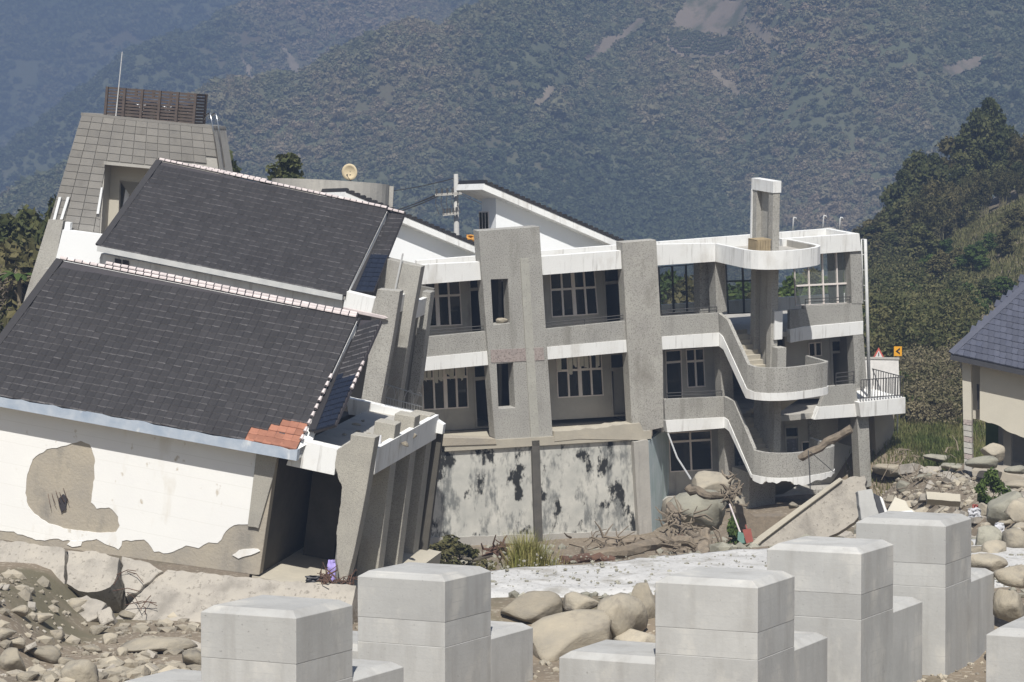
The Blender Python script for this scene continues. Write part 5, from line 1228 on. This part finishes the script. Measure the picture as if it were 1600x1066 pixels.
log('log', [P(940,852,99), P(1005,842,100)], .16, 'short pale log leaning on the stained wall foot', seed=3)
log('log', [P(1095,878,80), P(1100,850,81), P(1104,828,81.5)], .26, 'upright grey stump before the big grey-green boulder', r1=.14, seed=4)
log('log', [P(1075,762,88), P(1110,775,87.5), P(1145,775,88)], .16, 'bent grey log lying over the big grey-green boulder', seed=5)
log('log', [P(1060,840,84), P(1100,862,83), P(1150,872,82)], .15, 'low dark log between the stump and the fallen slab', m='wood_dark', seed=6)
log('log', [P(1047,790,88), P(1066,825,86), P(1100,846,84)], .13, 'curved log along the left of the big grey-green boulder', seed=7)
log('log', [P(878,878,76), P(920,872,77), P(960,876,77)], .16, 'reddish dark log beside the grass tuft', m='wood_dark', seed=8)
def tangle(name, boxpx, D, n, m, r, L, seed):
    rd = random.Random(seed); mb = MB()
    for _ in range(n):
        a = P(rd.uniform(boxpx[0], boxpx[2]), rd.uniform(boxpx[1], boxpx[3]), D+rd.uniform(-1.2, 1.2)); d = Vector((rd.gauss(0, 1), rd.gauss(0, .5), rd.gauss(0, .7))).normalized()*rd.uniform(.3, 1)*L
        mb.tube([a, a+d*.5+Vector((rd.gauss(0, .08), 0, rd.gauss(0, .08))), a+d], r*rd.uniform(.5, 1.3), 5, r*.3)
    return mb.build(name, MT[m], kind='stuff')
tangle('driftwood_tangle', (1042, 800, 1090, 850), 86, 60, 'wood', .05, .7, 1)
tangle('driftwood_tangle', (1135, 745, 1158, 800), 88, 40, 'wood', .06, .5, 2)
tangle('driftwood_tangle', (1040, 845, 1165, 875), 82, 60, 'wood', .05, .7, 3)
tangle('root_tangle', (500, 898, 552, 920), 69.5, 45, 'wood_dark', .028, .5, 4)
tangle('root_tangle', (768, 850, 785, 868), 82, 25, 'wood_dark', .06, .6, 5)
tangle('driftwood_tangle', (880, 838, 1000, 856), 98, 30, 'wood', .05, 1.2, 6)
tangle('root_tangle', (1385, 700, 1500, 790), 86, 40, 'wood', .025, .7, 7)
a, b = P(1140,788,83), P(1158,836,81); o_ = thing('spade', 'green-bladed spade with a pale handle leaning by the big boulder', 'spade', Matrix.Translation(b))
MB().tube([a-b, Vector((0, 0, 0))], .028, 6).build('handle', MT['ridge'], o_); MB().prism([(-.1, .12), (.1, .05), (.2, -.22), (.05, -.3), (-.12, -.15)], -.05, -.02).build('blade', MT['plastic_green'], o_)
b = P(1167,836,80.5); o_ = thing('dustpan', 'red plastic pan standing beside the green spade', 'dustpan', Matrix.Translation(b)); MB().prism([(-.14, .16), (.12, .2), (.2, -.2), (-.02, -.26)], -.04, .06).build('pan', MT['plastic_red'], o_); MB().tube([(0, .02, .18), (-.04, .05, .32)], .02, 5).build('handle', MT['plastic_red'], o_)
def cloth(name, px, py, D, w, h, m, label, seed):
    c = P(px, py, D); s = D/FPX; rd = random.Random(seed); n = 9; v = []
    for j in range(n):
        for i in range(n):
            u, t = i/(n-1)-.5, j/(n-1)-.5
            v.append((u*w*s*(1+.3*mnoise.noise(Vector((t*3, seed, 0)))), .18*mnoise.noise(Vector((u*4, t*4, seed)))+t*.05, t*h*s+.1*w*s*mnoise.noise(Vector((u*3, seed, 5)))))
    o = MB().add(v, [tuple(q) for q in grid_faces(n, n)]).build(name, MT[m], smooth=True); o.location = c
    sm = o.modifiers.new('thickness', 'SOLIDIFY'); sm.thickness = .012
    return tag(o, label, 'cloth')
cloth('rag', 518, 892, 71.2, 12, 34, 'purple', 'lilac cloth hanging beside the broken portico pillar', 1)
cloth('rag', 493, 905, 70.4, 30, 10, 'frame_dark', 'dark blue rag on the portico floor', 2)
cloth('rag', 1523, 801, 71, 20, 14, 'white_cloth', 'white rag on the rubble right of the tallest block', 3)
cloth('rag', 1524, 792, 71.5, 9, 7, 'plastic_red', 'red rag on top of the white one in the rubble', 4)
cloth('rag', 1562, 827, 66.5, 14, 20, 'white_cloth', 'pale lilac rag on a rock at the right border', 5)
cloth('rag', 591, 700, 71.8, 9, 40, 'white_cloth', 'torn white cloth hanging on the portico pillar', 6)
cloth('rag', 737, 372, 109, 16, 10, 'orange', 'orange scrap at the lower end of the smaller gable roof', 7)
tag(MB().tube([P(1044,678,103.5), P(1058,715,97), P(1079,748,91)], .035, 6).build('fallen_pipe', MT['pipe']), 'thin white pipe hanging from the wall corner down to the boulder', 'pipe')
tag(MB().tube([P(1263,704,101), P(1265,735,101), P(1266,765,101)], .025, 5).build('cable', MT['iron']), 'black cable hanging over the lower stair landing wall', 'cable')
tag(MB().tube([P(1266,706,101), P(1285,722,101), P(1303,738,101)], .018, 5).build('cable', MT['iron']), 'thin black cable slanting across the lower landing wall', 'cable')

MT['paper'] = flat('faded_paper', (.62,.60,.54,1), .9)
# torn paper left in the lower windows, a bag on the slot sill
for q4, n_ in (([(658,560),(729,556),(731,600),(660,603)], 4), ([(868,549),(939,545),(941,584),(870,588)], 4)):
    for i in range(n_):
        for a0, a1 in ((.12, .48), (.52, .88)):
            u0, u1 = (i+a0)/n_, (i+a1)/n_; rdp = random.Random(i*7+int(a0*10)+int(q4[0][0]))
            if rdp.random() < .25: continue
            tl_, tr_ = lerp(q4[0], q4[1], u0), lerp(q4[0], q4[1], u1); h_ = rdp.uniform(24, 40)
            low = ragged([(tr_[0]+.5, tr_[1]+h_), (tl_[0]+.5, tl_[1]+h_+rdp.uniform(-6, 6))], 3, 2.2, i+3)
            MB().prism(FC.ls([tl_, tr_]+low, YI-.05), YI-.05, YI-.042).build('torn_paper', MT['paper'], C)
MT_bag = link('sandbag', ROCKS[2]); MT_bag.location = FC.O+FC.U*FC.p3(784, 501, 0).x+FC.B*(-.02)+FC.V*FC.p3(784, 501, 0).z; MT_bag.scale = (.26, .2, .2)
tag(MT_bag, 'pale round bag on the sill of the upper slot opening in the wide pillar', 'bag')
# ------------------------------------------------------------------ vegetation
def tree_proto(seed, H, rad, clumps, per, leaf, m, crown0=.35, shape=1.0, trunk_r=.16, flat_=.75, droop=0):
    rd = random.Random(seed); tm = MB(); pts = [Vector((0, 0, -.3))]
    for k in range(1, 6): pts.append(Vector((rd.gauss(0, .03*H), rd.gauss(0, .03*H), H*.86*k/5)))
    tm.tube(pts, trunk_r, 7, trunk_r*.25); cs, rs = [], []
    for i in range(clumps):
        h = crown0+(1-crown0)*rd.random()**.9; w = math.sin(math.pi*min(1, (h-crown0)/(1-crown0)*.82+.18))**shape
        a = rd.uniform(0, 6.28); r_ = rad*w*math.sqrt(rd.random())*1.0
        c = Vector((math.cos(a)*r_, math.sin(a)*r_, H*h-.05*H)); cs.append(c); rs.append(rad*rd.uniform(.20, .38))
        if i % 3 == 0:
            k = min(4, max(1, int(h*4))); tm.tube([pts[k], pts[k].lerp(c, .5)+Vector((0, 0, .06*H)), c], trunk_r*.35, 5, trunk_r*.1)
    V, Fq = leaf_cloud(cs, rs, per, leaf, seed, flat_, droop)
    return tm.mesh('trunk', MT['bark']), np_mesh('crown', V, Fq, MT[m])
PT = {}
for k in range(3): PT['dark%d' % k] = tree_proto(100+k, 10, 3.0, 46, 95, .34, 'leaf_dark')
for k in range(3): PT['olive%d' % k] = tree_proto(110+k, 9, 2.9, 46, 95, .32, 'leaf_olive', .22)
for k in range(2): PT['green%d' % k] = tree_proto(120+k, 6, 2.6, 40, 100, .26, 'leaf_green', .12)
PT['bush0'] = tree_proto(130, 2.2, 1.4, 26, 110, .13, 'leaf_green', .05, trunk_r=.05); PT['bush1'] = tree_proto(131, 2.4, 1.5, 26, 110, .13, 'leaf_olive', .05, trunk_r=.05); PT['dry0'] = tree_proto(132, 2.6, 1.5, 22, 70, .10, 'leaf_dry', .05, trunk_r=.04, droop=.3)
PT['small0'] = tree_proto(140, 5, 1.8, 30, 90, .2, 'leaf_dark', .4)
def bamboo_proto(seed):
    rd = random.Random(seed); tm = MB(); cs = []; rs = []
    for i in range(16):
        a = rd.uniform(0, 6.28); r_ = rd.uniform(0, .9); b0 = Vector((math.cos(a)*r_, math.sin(a)*r_, -.2)); d = Vector((math.cos(a), math.sin(a), 0)); Hh = rd.uniform(7, 10); bend = rd.uniform(.6, 2.4)
        pts = [b0+Vector((0, 0, Hh*t))+d*(bend*t*t*t) for t in [k/6 for k in range(7)]]; tm.tube(pts, .07, 5, .02)
        for t in (.5, .62, .74, .86, .97):
            c = b0+Vector((0, 0, Hh*t))+d*(bend*t**3); cs.append(c+Vector((rd.gauss(0, .25), rd.gauss(0, .25), -.1))); rs.append(rd.uniform(.5, .85))
    V, Fq = leaf_cloud(cs, rs, 44, .2, seed, 1.0, .45, 2.6)
    return tm.mesh('trunk', MT['culm']), np_mesh('crown', V, Fq, MT['leaf_olive'])
MT['culm'] = mat('bamboo_culm', (.22,.20,.11,1), (.15,.14,.08,1), 3, .6, .05, 20)
for k in range(2): PT['bamboo%d' % k] = bamboo_proto(150+k)
BASEH = {'dark': 10, 'olive': 9, 'green': 6, 'bush': 2.2, 'dry': 2.6, 'small': 5, 'bamboo': 9.6}
def tree(kind, name, x, y, h, label, cat, group, wide=1.0, z=None):
    k = kind.rstrip('0123456789'); s = h/BASEH[k]; t = thing(name, label, cat, Matrix.Translation((x, y, (GZ(x, y) if z is None else z)-.1)) @ Matrix.Rotation(random.uniform(0, 6.28), 4, 'Z') @ Matrix.Diagonal((s*wide, s*wide, s, 1)), group)
    for nm, me in zip(('trunk', 'crown'), PT[kind]): link(nm, me, t)
    return t
rv = random.Random(77)
def treepx(kind, name, px, top, D, label, cat, group, wide=1.0):
    x = (px-CX)/FPX*D; y = D; z0 = GZ(x, y); zt = P(px, top, D).z; return tree(kind, name, x, y, max(1.2, zt-z0), label, cat, group, wide)
gh = 'trees on the wooded slope at the right'; crest_i = 0; bam_i = 0
ORD = ['first', 'second', 'third', 'fourth', 'fifth', 'sixth', 'seventh', 'eighth', 'ninth', 'tenth', 'eleventh', 'twelfth', 'thirteenth', 'fourteenth', 'fifteenth']
for px, top, D, kind, w in [(1356,342,262,'olive0',1.4),(1376,330,268,'dark1',1.3),(1396,312,262,'olive1',1.3),(1412,262,255,'dark0',.85),(1432,236,258,'dark2',.8),(1456,238,268,'dark1',.9),(1482,214,270,'olive2',.95),(1506,208,262,'dark2',.9),(1528,168,266,'dark1',.75),(1546,150,268,'dark0',.75),(1572,196,262,'dark2',.85),(1596,206,258,'bamboo0',1.1),(1622,190,262,'dark1',.9),(1650,180,262,'dark0',.9),(1690,165,268,'dark2',.9)]:
    lab = {'1546': 'tallest dark tree crowning the wooded slope at the right', '1432': 'dark tree standing proud at the left end of the wooded crest'}.get(str(px), ORD[crest_i]+' tree from the left along the crest of the wooded slope'); crest_i += 1
    treepx(kind, 'hill_tree', px, top, D, lab, 'tree', gh, w)
for px, top, D, kind, w in [(1350,400,235,'dark1',1.5),(1372,372,240,'olive1',1.4),(1392,360,240,'dark2',1.3),(1415,340,243,'olive0',1.2),(1440,310,244,'bamboo1',1.1),(1462,300,246,'olive2',1.1),(1488,285,248,'bamboo0',1.0),(1512,275,250,'bamboo1',1.0),(1538,265,250,'bamboo0',1.0),(1566,262,250,'bamboo1',1.0),(1592,268,250,'bamboo0',1.0),(1618,262,250,'bamboo1',1.0),
    (1455,300,252,'dark0',1.2),(1478,296,254,'dark1',1.1),(1500,262,256,'dark2',1.1),(1520,262,258,'dark0',1.1),(1560,250,256,'dark1',1.1),(1588,252,256,'dark2',1.1),(1340,372,245,'dark0',1.5),(1362,352,250,'dark2',1.5),(1384,338,250,'olive0',1.4),(1404,318,250,'dark1',1.4),(1425,292,250,'dark0',1.2),(1345,440,215,'olive2',1.5),(1366,425,212,'dark0',1.5),(1386,420,210,'olive0',1.4),(1408,418,208,'green0',1.4),(1428,420,205,'dark1',1.4),(1448,432,203,'olive1',1.4),(1350,480,190,'dark2',1.5),(1372,470,188,'green1',1.5),(1394,474,186,'olive2',1.4),(1416,468,184,'dark0',1.4),(1438,462,182,'olive0',1.4),(1460,452,184,'olive1',1.4),(1486,448,182,'green0',1.4),(1512,440,182,'green1',1.4),(1540,432,184,'dark1',1.4),(1566,428,184,'green0',1.4),
    (1355,452,200,'dark0',1.6),(1378,446,200,'green0',1.6),(1400,444,198,'dark2',1.6),(1422,440,196,'green1',1.5),(1360,495,176,'green0',1.6),(1385,490,176,'dark1',1.6),(1410,488,175,'green1',1.6),(1436,482,174,'dark0',1.6),(1460,476,174,'green0',1.6),(1490,470,174,'dark2',1.6),(1520,462,174,'green1',1.6),(1362,520,165,'dark1',1.6),(1384,515,163,'green0',1.5),(1408,512,162,'dark2',1.5),(1432,506,160,'olive1',1.5),(1456,500,160,'dark0',1.5),(1480,500,160,'green1',1.5),(1504,500,160,'olive0',1.5)]:
    treepx(kind, 'bamboo_clump' if kind.startswith('bamboo') else 'slope_tree', px, top, D, ORD[sum(1 for q_ in (1440,1488,1512,1538,1566,1592,1618) if q_ < px)]+' bamboo clump from the left above the grassy clearing' if kind.startswith('bamboo') else 'bushy tree on the lower wooded slope behind the school', 'bamboo' if kind.startswith('bamboo') else 'tree', 'bamboo clumps on the slope' if kind.startswith('bamboo') else 'trees on the lower slope', w)
for px, top, D, kind, w in [(1405,588,145,'bush0',1.4),(1424,580,147,'dry0',1.3),(1445,560,145,'dry0',1.3),(1468,560,143,'dry0',1.4),(1490,575,140,'dry0',1.4),(1410,625,132,'bush0',1.5),(1432,618,131,'bush0',1.5),(1455,615,130,'bush1',1.4),(1478,610,129,'dry0',1.5),(1498,615,127,'dry0',1.4),(1415,560,150,'bush1',1.5),(1500,540,150,'bush1',1.4),(1395,650,124,'bush0',1.3),(1420,660,122,'bush0',1.5),(1450,665,121,'bush1',1.5),(1480,668,120,'dry0',1.4)]:
    treepx(kind, 'shrub', px, top, D, 'dry brown shrub between the balcony and the cream house' if kind == 'dry0' else 'green shrub between the balcony and the cream house', 'shrub', 'dry shrubs' if kind == 'dry0' else 'green shrubs', w)
for px_, D_, k_, h_ in [(1452,214,'green1',2.4),(1470,206,'olive0',2.8),(1496,212,'bush1',1.8),(1520,205,'green0',2.6),(1545,214,'bush0',1.7),(1572,208,'olive2',2.6),(1588,222,'bush1',1.8),(1480,226,'bush0',1.8),(1436,226,'dark1',4.5),(1444,236,'bamboo1',6),(1466,240,'bamboo0',6.5)]:
    x_ = (px_-CX)/FPX*D_; tree(k_, 'shrub', x_, D_, h_, 'low green bush standing in the grassy clearing on the slope', 'shrub', 'bushes in the clearing', 1.2)
treepx('bush1', 'shrub', 702, 842, 92, 'small weedy shrub in the shadow at the foot of the stained wall', 'shrub', None, 1.3)
treepx('bush0', 'shrub', 1552, 745, 84, 'small green shrub before the floor slab of the cream house', 'shrub', None, .8)
treepx('bush0', 'shrub', 1148, 810, 86, 'tiny green shrub between the big boulder and the fallen slab', 'shrub', None, .5)
MT['leaf_brush'] = leaf_mat('mixed_brush', (.045,.06,.02,1), (.10,.095,.045,1), (.21,.18,.11,1))
MT['leaf_mixed'] = leaf_mat('slope_leaves', (.034,.044,.018,1), (.08,.088,.034,1), (.16,.148,.065,1))
# dense undergrowth between the trees of the slope
rdu = np.random.default_rng(91); cs_, rs_ = [], []
for _ in range(1000):
    px_ = rdu.uniform(1335, 1520); D_ = rdu.uniform(140, 262); 
    if px_ > 1440 and D_ > 192 and D_ < 246: continue
    x_ = (px_-CX)/FPX*D_; cs_.append((x_, D_, GZ(x_, D_)+rdu.uniform(0, 1)**2*3)); rs_.append(rdu.uniform(.5, 1.7))
V_, F_ = leaf_cloud(cs_, rs_, 150, .14, 92, .8)
link('undergrowth', np_mesh('undergrowth', V_, F_, MT['leaf_mixed']), kind='stuff')
cs_, rs_ = [], []
for _ in range(230):
    px_ = rdu.uniform(1418, 1520); D_ = rdu.uniform(119, 150); x_ = (px_-CX)/FPX*D_; cs_.append((x_, D_, GZ(x_, D_)+rdu.uniform(.1, 1.3))); rs_.append(rdu.uniform(.5, 1.0))
V_, F_ = leaf_cloud(cs_, rs_, 170, .09, 93, .8)
link('undergrowth', np_mesh('undergrowth', V_, F_, MT['leaf_brush']), kind='stuff')
for px_, top_, D_, k_ in [(1030,432,150,'green0'),(1052,424,156,'green1'),(1078,430,148,'olive0'),(1105,436,150,'green0'),(1138,440,152,'green1'),(1165,432,158,'green0'),(1190,438,150,'olive1'),(1240,425,152,'green1'),(1270,418,158,'olive2'),(1300,424,150,'green0'),(1325,415,160,'dark1')]:
    treepx(k_, 'valley_tree', px_, top_, D_, 'green tree seen through the glazed upper gallery of the school', 'tree', 'trees behind the school gallery', 1.0)
# rubble on the porch terrace
for i in range(14):
    q = FL.p3(545+i*8+random.uniform(-6, 6), 655-i*.5+random.uniform(-3, 8), 3.2+random.uniform(-1, 1.5)); o = link('terrace_rubble', random.choice(ROCKS), Lb); o.location = (q.x, q.y, zp-.1); s_ = random.uniform(.06, .16); o.scale = (s_*1.4, s_, s_*.8); o.rotation_euler = (0, 0, random.uniform(0, 6))
# trees at the left border and behind the roofs
gl = 'trees left of the leaning tower'
for px, top, D, kind, w in [(12,332,125,'dark0',.8),(45,326,122,'dark2',.7),(75,345,124,'dark1',.8),(-20,345,120,'dark1',.9),(30,372,116,'olive1',.9),(60,385,114,'olive0',.9),(2,380,116,'olive2',.9)]:
    c = P(px, top, D); tree(kind, 'valley_tree', c.x, c.y, 9, ORD[sorted([12,45,75,-20,30,60,2]).index(px)]+' dark bushy tree from the left border, beside the leaning tower', 'tree', gl, w, z=c.z-8.9)
for px, top, D, s_ in [(86,306,118,.5),(352,236,118,.5)]:
    c = P(px, top, D); tree('dark1', 'valley_tree', c.x, c.y, 9, 'dark tree top just showing beside the leaning tower', 'tree', 'tree tops beside the tower', s_, z=c.z-8.9)
c = P(452, 243, 122); tree('small0', 'roof_tree', c.x, c.y, 5, 'small leafy tree top showing above the upper tiled roof', 'tree', None, .95, z=c.z-4.95)
# banana plant at the left
c = P(30, 470, 112); bp = thing('banana_plant', 'banana plant with broad leaves left of the tower buttress', 'plant', Matrix.Translation(c))
MB().tube([(0, 0, -1.5), (.03, 0, .5), (0, 0, 1.0)], .13, 7, .08).build('trunk', MT['leaf_dry'], bp)
for i in range(11):
    a_ = i*2.4; L_ = random.uniform(1.2, 1.9); lb = MB(); d = Vector((math.cos(a_), math.sin(a_)*.6-.2, 0)); sd = Vector((-d.y, d.x, 0)).normalized(); v = []
    for k in range(8):
        t = k/7; q = Vector((0, 0, .9+.9*t*L_-.9*t*t*L_))+d*(L_*t*.8); w_ = .22*math.sin(math.pi*min(.97, t*.9+.08)); v += [q-sd*w_+Vector((0, 0, -.06)), q, q+sd*w_+Vector((0, 0, -.06))]
    lb.add(v, [(3*k+j, 3*k+j+1, 3*k+j+4, 3*k+j+3) for k in range(7) for j in range(2)]); o = lb.build('leaf', MT['leaf_dry' if i % 3 == 0 else 'leaf_green'], bp)
    sm = o.modifiers.new('thickness', 'SOLIDIFY'); sm.thickness = .01
tangle('dry_brush', (-20, 430, 50, 500), 113, 120, 'wood', .03, 1.2, 9)
# grass
MT['grass_green'] = leaf_mat('weedy_grass', (.05,.075,.018,1), (.10,.125,.035,1), (.22,.20,.09,1))
def grass(name, n, pts, hmin, hmax, m, seed, w=.02):
    rd = np.random.default_rng(seed); V = []; k = 0
    idx = rd.integers(0, len(pts), n); P0 = np.asarray(pts)[idx]; x = P0[:, 0]+rd.normal(0, P0[:, 2], n); y = P0[:, 1]+rd.normal(0, P0[:, 2], n); z = gz(x, y)-.03
    h = rd.uniform(hmin, hmax, n)*P0[:, 3]; a = rd.uniform(0, 6.28, n); ln = rd.uniform(.1, .6, n)*h
    dx, dy = np.cos(a), np.sin(a); sx, sy_ = -dy*w, dx*w
    b0 = np.stack([x-sx, y-sy_, z], 1); b1 = np.stack([x+sx, y+sy_, z], 1); m0 = np.stack([x-sx*.8+dx*ln*.35, y-sy_*.8+dy*ln*.35, z+h*.6], 1); m1 = np.stack([x+sx*.8+dx*ln*.35, y+sy_*.8+dy*ln*.35, z+h*.6], 1); t0 = np.stack([x+dx*ln, y+dy*ln, z+h], 1)
    V = np.stack([b0, b1, m1, m0, m0, m1, t0, t0], 1).reshape(-1, 3); Fq = np.arange(8*n).reshape(2*n, 4)
    me = np_mesh(name, V, Fq, MT[m]); return link(name, me, kind='stuff')
def gp(px, D, s, h=1): return ((px-CX)/FPX*D, D, s, h)
grass('grass', 2600, [gp(815,63,.14,1.5), gp(828,63.5,.16,1.5), gp(806,63.5,.13,1.1), gp(845,64,.16,1.1), gp(862,64.5,.2,.8), gp(880,65,.25,.6), gp(900,66,.3,.5)], .55, .95, 'grass', 5, .010)
grass('grass', 1500, [gp(900,70,.6,.7), gp(940,70,.5,.6), gp(700,88,.8,1), gp(680,90,.8,1), gp(1080,72,.4,.5), gp(1010,74,.5,.5)], .3, .7, 'grass', 6, .016)
grass('grass', 22000, [gp(p_, d_, 1.2, 1) for p_ in range(1395, 1510, 12) for d_ in (110, 112, 114, 117, 120, 124)], .2, .55, 'grass_green', 7, .016)
grass('grass', 40000, [gp(p_, d_, 5, 1) for p_ in range(1400, 1680, 14) for d_ in (190, 196, 204, 212, 220, 228, 236, 242)], .15, .5, 'clearing_grass', 8, .05) if MT.setdefault('clearing_grass', leaf_mat('clearing_grass', (.10,.105,.042,1), (.16,.155,.065,1), (.25,.215,.12,1))) else None
